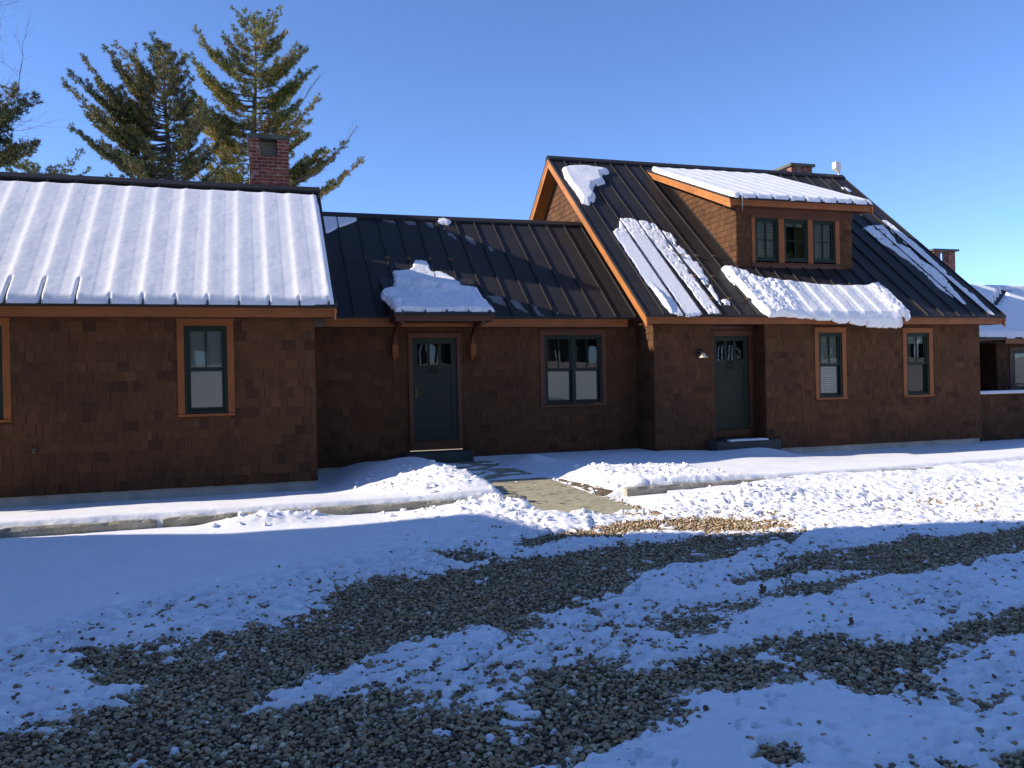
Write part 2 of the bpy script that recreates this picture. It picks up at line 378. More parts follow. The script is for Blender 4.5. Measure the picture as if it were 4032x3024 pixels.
# ------------------------------------------------------------------ driveway snow field
def T(ox, oy, s): return lambda p: [(ox+s*a, oy+s*b) for a, b in p]
t1 = T(0, 2050, .5877); t2 = T(1300, 2050, .5877); t3 = T(2600, 2050, .6474); t5 = T(3000, 1750, .4665)
def wp(p): return [tuple(onZ(a, b, .01)[:2]) for a, b in p]
BARE = [  # bare gravel outlines (world XY)
 wp(t1([(470,870),(640,865),(880,830),(1050,800),(1300,795),(1480,790),(1560,770),(1720,720),(1900,740),(1950,690),(2212,640)])
    + t2([(20,500),(150,435),(380,375),(470,395),(560,405),(700,385),(800,330),(1000,300),(1200,270),(1400,245),(1600,225),(1780,190),(2000,150),(2212,140)])
    + t3([(300,80),(600,70),(900,50),(830,110),(640,130),(430,190),(430,215),(350,240),(200,255),(0,275)])
    + t2([(2120,340),(2000,420),(1900,490),(1750,525),(1640,565),(1500,600),(1350,655),(1440,700),(1400,740),(1270,800),(1180,795),(1110,720),(1000,730),(850,760),(700,790),(500,830),(380,870),(300,910),(150,970),(0,1010)])
    + t1([(2080,1030),(1940,1110),(1700,1200),(1500,1260),(1500,1300),(2212,1220)]) + t2([(60,1190),(300,1160),(600,1170),(430,1275),(700,1290),(900,1230),(1100,1210),(1330,1140),(1400,1065),(1600,1010),(1850,975),(2000,1010),(2212,1000)])
    + t3([(30,930),(120,880),(330,830),(440,800),(640,750),(900,720),(1000,710),(1060,740),(1250,760),(1400,770),(1600,740),(1800,680),(1850,640),(1950,600),(2120,570),(2212,540),(2400,500),(2400,640),(2212,690),(2000,710),(1850,735),(1700,790),(1640,850),(1580,900),(1560,980),(1450,1000),(1300,1045),(1150,1040),(1100,985),(950,960),(800,980),(600,990),(400,1010),(250,1040),(120,1080),(100,1180),(30,1230),(0,1240)])
    + t2([(2100,1400),(1900,1500),(1640,1590),(1520,1657),(1500,1800),(0,1800)]) + t1([(1500,1800),(0,1800),(-900,1800),(-900,1480),(0,1430),(180,1385),(430,1370),(560,1310),(700,1240),(820,1240),(870,1170),(900,1115),(760,1120),(670,1110),(640,1040),(560,970),(540,920)])),
 wp(t3([(400,385),(520,350),(620,290),(800,240),(1000,200),(1200,170),(1320,150),(1500,115),(1560,85),(1700,100),(1900,85),(2050,80),(2212,40),(2600,-20),(2600,110),(2212,190),(2030,215),(1850,250),(1650,290),(1500,320),(1380,330),(1300,300),(1200,290),(1000,320),(800,350),(600,360),(480,390)])),
 wp(t3([(0,560),(160,580),(200,530),(330,510),(500,510),(600,480),(700,440),(870,380),(1000,360),(1150,350),(1250,330),(1370,325),(1280,345),(1150,385),(1000,405),(850,440),(700,480),(550,520),(480,545),(350,590),(410,640),(350,690),(130,700),(80,670),(0,650)])),
 wp(t2([(760,215),(880,200),(930,250),(1000,220),(1120,270),(900,285),(780,270)])), wp(t2([(1240,150),(1500,90),(1750,70),(2000,90),(1900,110),(1600,110),(1450,160),(1300,180)])),
 wp([(2330,2062),(2480,2040),(2700,2035),(2950,2040),(3080,2055),(3120,2075),(3000,2095),(2750,2100),(2560,2090),(2420,2100)]),
 wp(t3([(660,1420),(720,1390),(780,1390),(830,1440),(830,1490),(760,1530),(690,1500)])), wp(t3([(2110,1480),(2160,1430),(2300,1420),(2300,1600),(2120,1560)])),
]
SPK = [  # speckled zones: snow thin, stones poking through
 wp(t1([(900,700),(1500,600),(1900,560),(2212,470)]) + t2([(400,330),(760,180),(1300,130),(1300,250),(800,330),(0,480)]) + t1([(1900,720),(1300,860),(700,850)])),
 wp(t1([(2212,900),(1800,1000),(1500,1150),(900,1200),(900,1657),(2212,1657)]) + t2([(900,1500),(1400,1100),(2212,1000),(2212,850),(1900,900),(1300,880),(1000,880),(600,1000),(0,1100)])),
 wp(t2([(1350,650),(1700,560),(2212,400),(2212,980),(1200,1080),(1150,850)])),
 wp(t3([(0,280),(430,190),(900,120),(1400,100),(1400,180),(600,300),(200,460),(0,480)])),
 wp(t3([(0,560),(560,470),(1300,400),(1700,450),(2212,480),(2212,560),(1500,720),(700,760),(0,900)])),
 wp(t3([(0,1100),(300,1050),(900,1010),(1500,1060),(2212,950),(2212,1600),(0,1600)])),
 wp([(2250,2050),(2600,1960),(3300,1930),(4100,1890),(4100,2000),(3300,2040),(2800,2110),(2300,2110)]),
]
res_x = .026
sx = np.concatenate([np.arange(-5.2, 9.5, .024), np.arange(9.5, 14, .04), np.arange(14, 24, .07)])
sy = np.concatenate([np.arange(1.9, 7, .022), np.arange(7, 10.6, .025), np.arange(10.6, 10.8, .018), np.arange(10.8, 15.4, .024), np.arange(15.4, 21, .1)])
SX, SY = np.meshgrid(sx, sy)
def driveway_T(x, y):
    wob = fbm(x, y, .4, 4, 11)*.10+fbm(x, y, .055, 3, 15)*.11+.045
    bare = np.full(x.shape, -9.)
    for p in BARE:
        bare = np.maximum(bare, sdist(x, y, p))
    spk = np.full(x.shape, -9.)
    k = np.zeros(x.shape)
    for p, wgt in zip(SPK, (.60, .80, .74, .62, .50, .55, .80)):
        q_ = sdist(x, y, p); spk = np.maximum(spk, q_); k = np.maximum(k, wgt*sst(q_, -.3, .3))
    smooth = 1-k
    # thin snow
    t = .043+.010*fbm(x, y, .5, 3, 21)+.006*fbm(x, y, .09, 3, 22)+.008*cells(x, y, .045, 23)
    holes = fbm(x, y, .085, 4, 33, .75)
    t = t - .052*sst(holes+.20*fbm(x, y, .9, 2, 34), .60-.60*k, .95-.62*k)*(k > 0) - k*.006
    # deep smooth snow on the left and by the kerb
    deep = sst(y - np.interp(x, [-4, -1.6, -.9, .3, 1.6, 2.6, 4.5, 8], [5.4, 5.7, 6.5, 7.2, 8.3, 8.8, 9.0, 9.3]), 0, .9)
    t = t*(1-deep) + deep*(.068+.012*fbm(x, y, 1.2, 3, 41))
    t = t+sst(spk*0+deep, .1, .5)*0
    edge = bare+wob
    rim = .012*np.exp(-((edge+.06)/.05)**2)
    t = t*(sst(-edge, -.05, .04)*.62+.38*sst(-edge, -.02, .22))-.012*sst(edge, -.03, .03)+rim*(edge < 0)
    # residual snow specks inside the gravel
    spk2 = fbm(x, y, .3, 4, 55); lo = sst(x*.35-y*.5+2.3, -1, 1)
    t = np.where(edge > .06, -.02+.044*sst(spk2+.14*k+.5*fbm(x, y, .06, 2, 57), .34, .75), t)
    fringe = .016-.034*sst(edge+.16*fbm(x, y, .12, 3, 58), -.02, .30)
    t = np.where(edge > -.03, np.maximum(t, fringe), t)
    # tyre lugs and dimples in the thin snow
    lug = np.sin((x*.86+y*.5)*2*np.pi/.085+2*fbm(x, y, .3, 2, 3))*np.sin((x*.4-y*.9)*2*np.pi/.2)
    t = t-(1-deep*.7)*.020*sst(fbm(x*.7+y*.3, y*1.5-x*.2, .075, 3, 401), .08, .45)*sst(-edge, .02, .15)*sst(fbm(x, y, 1.1, 2, 402), -.45, .1)
    t = t+(1-deep)*(.003*lug-.036*sst(cells(x*.75-y*.3, y*1.3+x*.2, .095, 8), .76, .97)*sst(fbm(x, y, .8, 2, 39), -.35, .25))
    return t, deep, bare
ZT, DEEP, BAREF = driveway_T(SX, SY)
WX = SX+.05*fbm(SX, SY, .12, 3, 700); WY_ = SY+.05*fbm(SX, SY, .12, 3, 701)
jag = lambda s_, q: np.abs(fbm(WX, WY_, s_, 3, q))
CH = cells(WX, WY_, .19, 5)*.05+cells(WX, WY_, .075, 6)*.035+cells(WX, WY_, .04, 66)*.02+jag(.3, 61)*.07-.02
CHR = (cells(WX*.6, WY_*1.2, .13, 15)*.03+cells(WX*.8, WY_*1.1, .06, 16)*.022+cells(WX, WY_, .035, 17)*.012+np.abs(fbm(WX*.5, WY_*1.6, .25, 3, 62))*.06-.012)*(.45+.9*sst(fbm(SX*.4, SY, .9, 2, 630), -.3, .4))
def blob(cx, cy, rx, ry, a=0):
    c, s = math.cos(a), math.sin(a); u = (SX-cx)*c+(SY-cy)*s; v = -(SX-cx)*s+(SY-cy)*c
    return np.exp(-(u/rx)**2-(v/ry)**2)
drive = SY < 10.65
Zs = np.where(drive, ZT, 0.)
churn = np.clip(blob(2.9, 9.75, .9, .55, -.15)*1.2+blob(.2, 10.2, .6, .22, .1)+blob(3.0, 9.0, .7, .2, -.2)*.5+blob(4.3, 8.9, .8, .12, -.25)*.12+blob(6.3, 9.5, 1.0, .28, -.2), 0, 1)
right_churn = sst(SX, 5.4, 6.8)*sst(SY-np.interp(SX, [5, 8, 12, 16], [8.9, 8.6, 7.6, 6.5]), -.3, .5)*drive
Zs = np.where(drive, Zs+churn*(.05+CH)*1.0+right_churn*(CHR*.46+.05*blob(10, 9.6, 5, .35)), Zs)
# kerb: snow banked against the stones on the right side
Zs = np.where(drive, Zs+.06*sst(SX, 5.9, 7.2)*sst(SY, 9.9, 10.58)*(.75+.9*fbm(SX, SY, .8, 3, 77))-.035*sst(SY, 10.1, 10.58)*(SX < 5.6), Zs)
# lawn strip
L = lawn_top(SX, SY)
crumb = sst(SX, 1.2, 2.2)*(1-sst(SX, 3.7, 3.9))*(1-sst(SY, 13.0, 14.2))*sst(SY, 10.75, 11.2)
crumb2 = sst(SX, 4.5, 4.7)*(1-sst(SX, 6.2, 7.4))*(1-sst(SY, 12.6, 13.4))
L = L+.020*fbm(SX, SY, 1.3, 4, 71)*sst(14.2-SY, 0, 1.2)+.004*fbm(SX, SY, .3, 3, 72)
L = L+crumb*(CH*.65)+crumb2*(CH*.6)
L = L+.16*blob(2.75, 13.0, .5, 1.9)+.13*blob(2.5, 14.6, .7, .7)+.05*blob(5.3, 12.4, .5, 1.0)+.16*blob(4.95, 14.7, .35, .45)+.15*blob(10.1, 14.75, .75, .5)+.05*blob(11.0, 14.0, 1.2, .4)
L = L-.05*blob(1.3, 14.5, .35, 1.3)+.05*blob(18, 14.2, 1.6, .6)*(1+.6*CH/.08)
L = L-.035*sst(SY, 10.76, 10.63)*1.0
bankrnd = sst(SY, 10.62, 10.74)
Lz = L-.055*(1-bankrnd)*(1+.6*fbm(SX, SY, .18, 3, 81))
Zs = np.where(drive, Zs, Lz)
Sg = soil(SX, SY)
# cut by the path
pd = sdist(SX, SY, PATH)+fbm(SX, SY, .25, 4, 91)*.07
WID = .34+.42*sst(SX, 3.7, 4.9)*sst(SY, 9.3, 10.0)
side = sst(-pd, -.02, WID)**.8
inpath = pd > -.02
# residue of trodden snow on the shaded end
resid = zpath(SY)-.01+.022*sst(fbm(SX, SY*2.6, .5, 4, 93), .02, .2)*sst(SY, 12.4, 13.4)
Zs = np.where(pd > -WID, (zpath(SY)-.02)*(1-side)+Zs*side, Zs)
Zs = np.where(inpath, np.where(SY > 9.7, resid, Zs), Zs)
frontlip = sst(9.40-.3*(SX-4)*1.0-SY+fbm(SX, SY, .3, 3, 97)*.12, -.02, .1)
Zs = np.where(inpath & (SY <= 10.2), (zpath(SY)-.015)*(1-frontlip)+(.03+ZT*.5+CH*.35)*frontlip, Zs)
# houses stand here
solid = (sdist(SX, SY, [(-9, 14.16), (1.0, 14.16), (1.0, 16.3), (7.95, 16.3), (7.95, 15.5), (16.5, 15.5), (16.5, 30), (-9, 30)]) > .05)
steps = ((SX > 2.75) & (SX < 4.15) & (SY > 15.62)) | ((SX > 9.1) & (SX < 10.8) & (SY > 15.12))
keep = (np.where(drive, Zs > -.012, True)) & ~solid & ~steps
keep &= ~(inpath & (SY > 9.9) & (Zs < zpath(SY)-.004))
m = grid_mesh('snow_ground', sx, sy, Zs, SNOW, keep)
o = bpy.data.objects.new('snow_ground', m); link(o); tag(o, kind='structure')
# far snow cover around the detailed sheet
gx2 = axis(-5.2, 24, 1.2, -700, 700); gy2 = axis(1.9, 21, 1.2, -500, 900)
def ring(name, x0, x1, y0, y1, st):
    ax = np.linspace(x0, x1, max(2, int((x1-x0)/st)+1)); ay = np.linspace(y0, y1, max(2, int((y1-y0)/st)+1))
    A, B = np.meshgrid(ax, ay); return ax, ay, A, B
V_, F_ = [], []; off = 0
for (x0, x1, y0, y1, st) in [(-5.2-60, -5.2, 1.9, 21, .6), (24, 90, 1.9, 21, .8), (-65.2, 90, 21, 90, 3), (-65.2, 90, -90, 1.9, 1.5),
                             (-700, -65.2, -90, 90, 30), (90, 700, -90, 90, 30), (-700, 700, 90, 900, 40), (-700, 700, -500, -90, 40)]:
    ax, ay, A, B = ring('', x0, x1, y0, y1, st)
    z = np.where((B > 10.65), lawn_top(A, B)+.02, .04)+sst(-B, 9, 36)*3.3+np.where(B > 60, (B-60)*.01, 0)+.03*fbm(A, B, 3, 2, 5)
    v = np.stack([A.ravel(), B.ravel(), z.ravel()], 1); i = np.arange(A.size).reshape(A.shape)
    f = np.stack([i[:-1, :-1], i[:-1, 1:], i[1:, 1:], i[1:, :-1]], -1).reshape(-1, 4)+off; V_.append(v); F_.append(f); off += len(v)
o = bpy.data.objects.new('snow_field', mesh_np('snow_field', np.concatenate(V_), np.concatenate(F_), SNOW, None, True)); link(o); tag(o, kind='structure')

# ------------------------------------------------------------------ gravel
def ico(sub):
    p = (1+5**.5)/2; v = np.array([(-1,p,0),(1,p,0),(-1,-p,0),(1,-p,0),(0,-1,p),(0,1,p),(0,-1,-p),(0,1,-p),(p,0,-1),(p,0,1),(-p,0,-1),(-p,0,1)], float)
    f = [(0,11,5),(0,5,1),(0,1,7),(0,7,10),(0,10,11),(1,5,9),(5,11,4),(11,10,2),(10,7,6),(7,1,8),(3,9,4),(3,4,2),(3,2,6),(3,6,8),(3,8,9),(4,9,5),(2,4,11),(6,2,10),(8,6,7),(9,8,1)]
    v = [q/np.linalg.norm(q) for q in v]
    for _ in range(sub):
        c = {}; nf = []
        def mid(a, b):
            k = (min(a, b), max(a, b))
            if k not in c: q = v[a]+v[b]; v.append(q/np.linalg.norm(q)); c[k] = len(v)-1
            return c[k]
        for a, b, d in f: x, y, z = mid(a, b), mid(b, d), mid(d, a); nf += [(a, x, z), (b, y, x), (d, z, y), (x, y, z)]
        f = nf
    return np.array(v), np.array(f)
def rots(n):
    q = rng.normal(size=(n, 4)); q /= np.linalg.norm(q, axis=1)[:, None]; a, b, c, d = q.T
    return np.stack([1-2*(c*c+d*d), 2*(b*c-d*a), 2*(b*d+c*a), 2*(b*c+d*a), 1-2*(b*b+d*d), 2*(c*d-b*a), 2*(b*d-c*a), 2*(c*d+b*a), 1-2*(b*b+c*c)], 1).reshape(n, 3, 3)
def scatter(P, size, sub, flat=.6):
    v, f = ico(sub); n = len(P)
    tm = [v*(1+.16*np.sin(v@rng.normal(size=3)*2.3+k))[:, None] for k in range(8)]
    tm = np.array(tm); idx = rng.integers(0, 8, n); base = tm[idx]
    sc3 = np.stack([rng.uniform(.75, 1.25, n), rng.uniform(.7, 1.0, n), rng.uniform(.5, .8, n)], 1)*size[:, None]*.5
    a = rng.uniform(0, 2*np.pi, n); tl = rng.normal(0, .35, (n, 2))
    ca, sa = np.cos(a), np.sin(a); Rz = np.zeros((n, 3, 3)); Rz[:, 0, 0] = ca; Rz[:, 0, 1] = -sa; Rz[:, 1, 0] = sa; Rz[:, 1, 1] = ca; Rz[:, 2, 2] = 1
    ct, st_ = np.cos(tl[:, 0]), np.sin(tl[:, 0]); Rx = np.zeros((n, 3, 3)); Rx[:, 0, 0] = 1; Rx[:, 1, 1] = ct; Rx[:, 1, 2] = -st_; Rx[:, 2, 1] = st_; Rx[:, 2, 2] = ct
    V = (base*sc3[:, None, :]) @ np.transpose(Rz@Rx, (0, 2, 1)) + P[:, None, :]
    F = f[None]+(np.arange(n)*len(v))[:, None, None]
    return V.reshape(-1, 3), F.reshape(-1, 3), len(v)
def in_view(x, y, mrg=1.04):
    c = (np.stack([x, y, np.full_like(x, -CAMH)], 1)) @ M
    u = c[:, 0]/c[:, 2]*FPX/2016; v = c[:, 1]/c[:, 2]*FPX/1512
    return (c[:, 2] > .5) & (abs(u) < mrg) & (v < mrg+.03)
from math import ceil
def lookup(x, y, A):
    ix = np.clip(np.searchsorted(sx, x), 1, len(sx)-1); iy = np.clip(np.searchsorted(sy, y), 1, len(sy)-1); return A[iy, ix]
px = []; 
for (x0, x1, y0, y1, s) in [(-4.5, 10.5, 2.2, 7.2, .0228), (-4, 17, 7.2, 11.0, .030)]:
    a, b = np.meshgrid(np.arange(x0, x1, s), np.arange(y0, y1, s)); a = a.ravel()+rng.uniform(-.5, .5, a.size)*s; b = b.ravel()+rng.uniform(-.5, .5, b.size)*s
    k = in_view(a, b, 1.06); px.append(np.stack([a[k], b[k]], 1))
P = np.concatenate(px); zt = lookup(P[:, 0], P[:, 1], Zs); size = .011+.026*rng.random(len(P))**1.3; 
big = rng.random(len(P)) < .03; size[big] *= 1.3
h = .004+rng.uniform(0, .011, len(P)); h[rng.random(len(P)) < .05] += .012
dp = lookup(P[:, 0], P[:, 1], DEEP)
vis = (h+size*.33 > np.maximum(zt, 0)+.002)
pathd = sdist(P[:, 0], P[:, 1], PATH); vis &= pathd < .0
h = np.where(pathd > -.12, h+.01, h)
rare = (~vis) & (rng.random(len(P)) < .045*(1-dp)*(.25+.75*(fbm(P[:, 0], P[:, 1], .7, 3, 120) > .05))) & (zt < .08); h = np.where(rare, zt+size*rng.uniform(-.12, .18, len(P)), h); vis |= rare
P = P[vis]; h = h[vis]; size = size[vis]
P3 = np.column_stack([P, h]); near = P[:, 1]**2+P[:, 0]**2 < 30
Vs, Fs, Cs = [], [], []; off = 0
for m_, sub in ((near, 1), (~near, 0)):
    V, F, nv = scatter(P3[m_], size[m_]*(1.12 if sub == 0 else 1), sub); Vs.append(V); Fs.append(F+off); off += len(V)
    Cs.append(np.repeat(rng.random(m_.sum()), nv))
print('stones', len(P))
o = bpy.data.objects.new('gravel', mesh_np('gravel', np.concatenate(Vs), np.concatenate(Fs), STONE, np.concatenate(Cs), True)); link(o); tag(o, kind='stuff')
CHUNK = []
def chunks(n, dens, seed, smin, smax):
    a = rng.uniform(sx[0]+.5, 20, n); b = rng.uniform(8.2, 15, n); D_ = lookup(a, b, dens); k = (rng.random(n) < D_) & in_view(a, b); a, b = a[k], b[k]
    s_ = smin+(smax-smin)*rng.random(len(a))**3; CHUNK.append((np.column_stack([a, b, lookup(a, b, Zs)+s_*.12]), s_))
cd = np.clip(churn*.9+crumb*.35*(SY > 10.8)+crumb2*.55*(SY > 10.8), 0, 1)*(pd < 0.02)
chunks(60000, cd*.35, 1, .012, .085); chunks(60000, right_churn*.12*(pd < 0), 2, .010, .045); chunks(5000, (pd > 0)*(SY < 13)*.05+(pd > -.3)*(pd < 0)*.5*(SY > 9.3), 3, .012, .05)
P_ = np.concatenate([c[0] for c in CHUNK]); s_ = np.concatenate([c[1] for c in CHUNK]); V, F, nv = scatter(P_, s_*1.25, 1); V = V+(rng.normal(size=(len(V), 3))*.08*np.repeat(s_, nv)[:, None])
print('chunks', len(P_))
o = bpy.data.objects.new('snow_crumbs', mesh_np('snow_crumbs', V, F, SNOW, None, False)); link(o); tag(o, kind='stuff')
# dry edging gravel strips beside the path
a = rng.uniform(4.6, 4.85, 1500); b = rng.uniform(10.0, 14.2, 1500); zz = lookup(a, b, Zs); k = zz < zpath(b)+.05
a, b, zz = a[k], b[k], zz[k]

# ------------------------------------------------------------------ kerb stones
def kerb(x0, x1, y0, ztop, label, hgt=.22, seed=0, h2=None):
    n = max(6, int((x1-x0)/.06)); xs = np.linspace(x0, x1, n); mb = MB(); vs = []; fs = []
    prof = [(0, -hgt), (0, -.03), (.02, 0), (.15, 0), (.17, -.02), (.17, -hgt)]
    for i, x in enumerate(xs):
        e = .05 if i in (0, n-1) else 0
        for j, (py, pz) in enumerate(prof):
            r = (vnoise(np.array([x+seed*3.]), np.array([j*.35]), .14, 5+seed)[0]-.5)*.035
            q = (vnoise(np.array([x+seed*3.]), np.array([j*.3]), .22, 9+seed)[0]-.5)*.022
            vs.append((x, y0+py+r, ztop+pz+q-e*.3*(pz > -.1)))
    m_ = len(prof)
    for i in range(n-1):
        for j in range(m_-1): fs.append((i*m_+j, (i+1)*m_+j, (i+1)*m_+j+1, i*m_+j+1))
    fs += [tuple(range(m_)), tuple((n-1)*m_+m_-1-j for j in range(m_))]
    mb.add(vs, fs); o = obj('kerb_stone', mb, GRANITE, origin=((x0+x1)/2, y0+.08, 0))
    tag(o, label, 'kerb stone', 'granite kerb stones edging the driveway')
for i, (a, b, lab) in enumerate([(-5.1, -2.78, 'rough grey kerb stone running off the left edge of the picture'),
    (-2.74, -1.10, 'second exposed kerb stone from the left, below the edge window wall'),
    (-1.02, .58, 'long clean-faced kerb stone in front of the left window, snow gaps at both ends'),
    (.68, 3.50, 'rough kerb stone ending at the left side of the walkway under crusted snow')]):
    kerb(a, b, 10.55, .135, lab, seed=i)
for i, (a, b, lab) in enumerate([(4.98, 7.95, 'kerb stone with exposed square end just right of the walkway'),
    (8.03, 10.05, 'snow-capped kerb stone with a grey face showing, below the two right-hand windows'),
    (10.12, 11.75, 'almost buried kerb stone showing only slivers under snow at right'),
    (11.82, 14.9, 'far kerb stone at the right edge of the picture, its end bare')]):
    kerb(a, b, 10.55, .150, lab, seed=i+5)

# ------------------------------------------------------------------ HOUSE
house = empty('house', (4, 16, 0), 'long brown shingled house with dark metal roofs, snow-covered left wing and dormered right wing', 'house')
TAN = math.tan(R(40))
def rect_cut(mb, ops, u0, u1, z0, z1, put):
    us = sorted({u0, u1, *[v for o_ in ops for v in (o_[0], o_[1]) if u0 < v < u1]}); zs = sorted({z0, z1, *[v for o_ in ops for v in (o_[2], o_[3]) if z0 < v < z1]})
    for a, b in zip(us[:-1], us[1:]):
        for c, d in zip(zs[:-1], zs[1:]):
            cu, cz = (a+b)/2, (c+d)/2
            if any(o_[0] < cu < o_[1] and o_[2] < cz < o_[3] for o_ in ops): continue
            put(a, b, c, d)
def shingle_wall(name, O, U, Nn, lo, hi, z0, z1, ops=(), expo=.155, parent=house, backing=True, seed=0, flare=0):
    rs = np.random.default_rng(100+seed); O, U, Nn = map(lambda q: np.array(q, float), (O, U, Nn)); Zv = np.array([0, 0, 1.]); mb = MB()
    P_ = lambda u, z, n: O+U*u+Zv*z+Nn*n
    def box(u0, u1, za, zb, nb, nt_, col):
        vs = [P_(u0, za, nb), P_(u1, za, nb), P_(u1, zb, nt_), P_(u0, zb, nt_), P_(u0, za, 0), P_(u1, za, 0), P_(u1, zb, 0), P_(u0, zb, 0)]
        mb.add(vs, [(0, 1, 2, 3), (0, 4, 5, 1), (1, 5, 6, 2), (0, 3, 7, 4)], col)
    flip = np.dot(np.cross(U, Zv), Nn) < 0
    z = z0; row = 0
    while z < z1-.01:
        zb = min(z+expo, z1); zc = (z+zb)/2; ua = lo(zc) if callable(lo) else lo; ub = hi(zc) if callable(hi) else hi
        if ub-ua > .02:
            u = ua-rs.uniform(0, .12)
            while u < ub:
                wd = rs.choice([.09, .12, .15, .18, .21])*rs.uniform(.85, 1.15); a, b = max(u, ua), min(u+wd-(.003 if rs.random() < .85 else rs.uniform(.008, .016)), ub); u += wd
                if b-a < .01: continue
                segs = [(a, b, z, zb)]
                for o_ in ops:
                    ns = []
                    for (p, q, c, d) in segs:
                        if q <= o_[0] or p >= o_[1] or d <= o_[2] or c >= o_[3]: ns.append((p, q, c, d)); continue
                        if p < o_[0]: ns.append((p, o_[0], c, d))
                        if q > o_[1]: ns.append((o_[1], q, c, d))
                        pp, qq = max(p, o_[0]), min(q, o_[1])
                        if c < o_[2]: ns.append((pp, qq, c, o_[2]))
                        if d > o_[3]: ns.append((pp, qq, o_[3], d))
                    segs = ns
                col = float(np.clip(rs.beta(3, 3)+.05*math.sin(row*1.7), .13, .98)) if rs.random() > .045 else rs.uniform(0, .1)
                jit = rs.uniform(-.004, .004); nb = .017+rs.uniform(-.003, .006)
                for (p, q, c, d) in segs: box(p, q, c+(jit if c == z else 0), d, nb, .006, col)
        z += expo; row += 1
    if backing:
        if not callable(lo) and not callable(hi): rect_cut(mb, ops, lo, hi, z0, z1, lambda a, b, c, d: mb.quad(P_(a, c, .003), P_(b, c, .003), P_(b, d, .003), P_(a, d, .003), .05))
        else:
            n = 40
            for i in range(n):
                c, d = z0+(z1-z0)*i/n, z0+(z1-z0)*(i+1)/n; f = lambda q, zz: q(zz) if callable(q) else q
                if f(hi, (c+d)/2) > f(lo, (c+d)/2): mb.quad(P_(f(lo, c), c, .003), P_(f(hi, c), c, .003), P_(f(hi, d), d, .003), P_(f(lo, d), d, .003), .05)
    return obj(name, mb, SHINGLE, parent)

def gable_roof(x0, x1, ye, ze, yr, seams, name='roof', rear=True, ridge_h=None):
    """dark standing-seam roof: front plane from eave (ye,ze) to ridge, mirrored behind"""
    zr = ze+(yr-ye)*TAN; mb = MB(); th = .035; c, s = math.cos(R(40)), math.sin(R(40))
    yb = 2*yr-ye
    mb.prism_x([(ye, ze), (yr, zr), (yb, ze), (yb, ze-th), (yr, zr-th*1.3), (ye, ze-th)], x0, x1)
    Ls = (yr-ye)/c
    for x in list(seams):
        if not x0 < x < x1: continue
        mb.obox((x-.011, ye+.004, ze-.002), (.022, 0, 0), (0, (Ls-.07)*c, (Ls-.07)*s), (0, -s*.038, c*.038))
        mb.obox((x-.011, yb-.004, ze-.002), (.022, 0, 0), (0, -(Ls-.07)*c, (Ls-.07)*s), (0, s*.038, c*.038))
    for x in (x0, x1-.03):   # folded gable edges
        mb.obox((x, ye, ze-.0), (.03, 0, 0), (0, Ls*c, Ls*s), (0, -s*.022, c*.022))
        mb.obox((x, yb, ze-.0), (.03, 0, 0), (0, -Ls*c, Ls*s), (0, s*.022, c*.022))
    r = obj(name, mb, METAL, house)
    cap = MB(); k = .16
    for sg in (-1, 1):
        cap.obox((x0-.01, yr, zr+.045), (x1-x0+.02, 0, 0), (0, sg*k*c, -k*s), (0, sg*s*.012, c*.012))
        cap.obox((x0-.01, yr+sg*k*c, zr+.045-k*s-.03), (x1-x0+.02, 0, 0), (0, sg*.008, 0), (0, 0, .04))
    obj('ridge_cap', cap, METAL, r)
    return r, zr
def eave_boards(x0, x1, ye, ze, yw, zb=2.78):
    mb = MB(); mb.box(x0, x1, ye+.035, ye+.06, zb, ze-.075); mb.box(x0, x1, ye+.015, ye+.06, ze-.075, ze-.037)
    f = obj('fascia', mb, CEDAR, house, bevel=.003)
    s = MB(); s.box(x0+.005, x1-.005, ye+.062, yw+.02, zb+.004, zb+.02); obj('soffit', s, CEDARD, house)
    return f
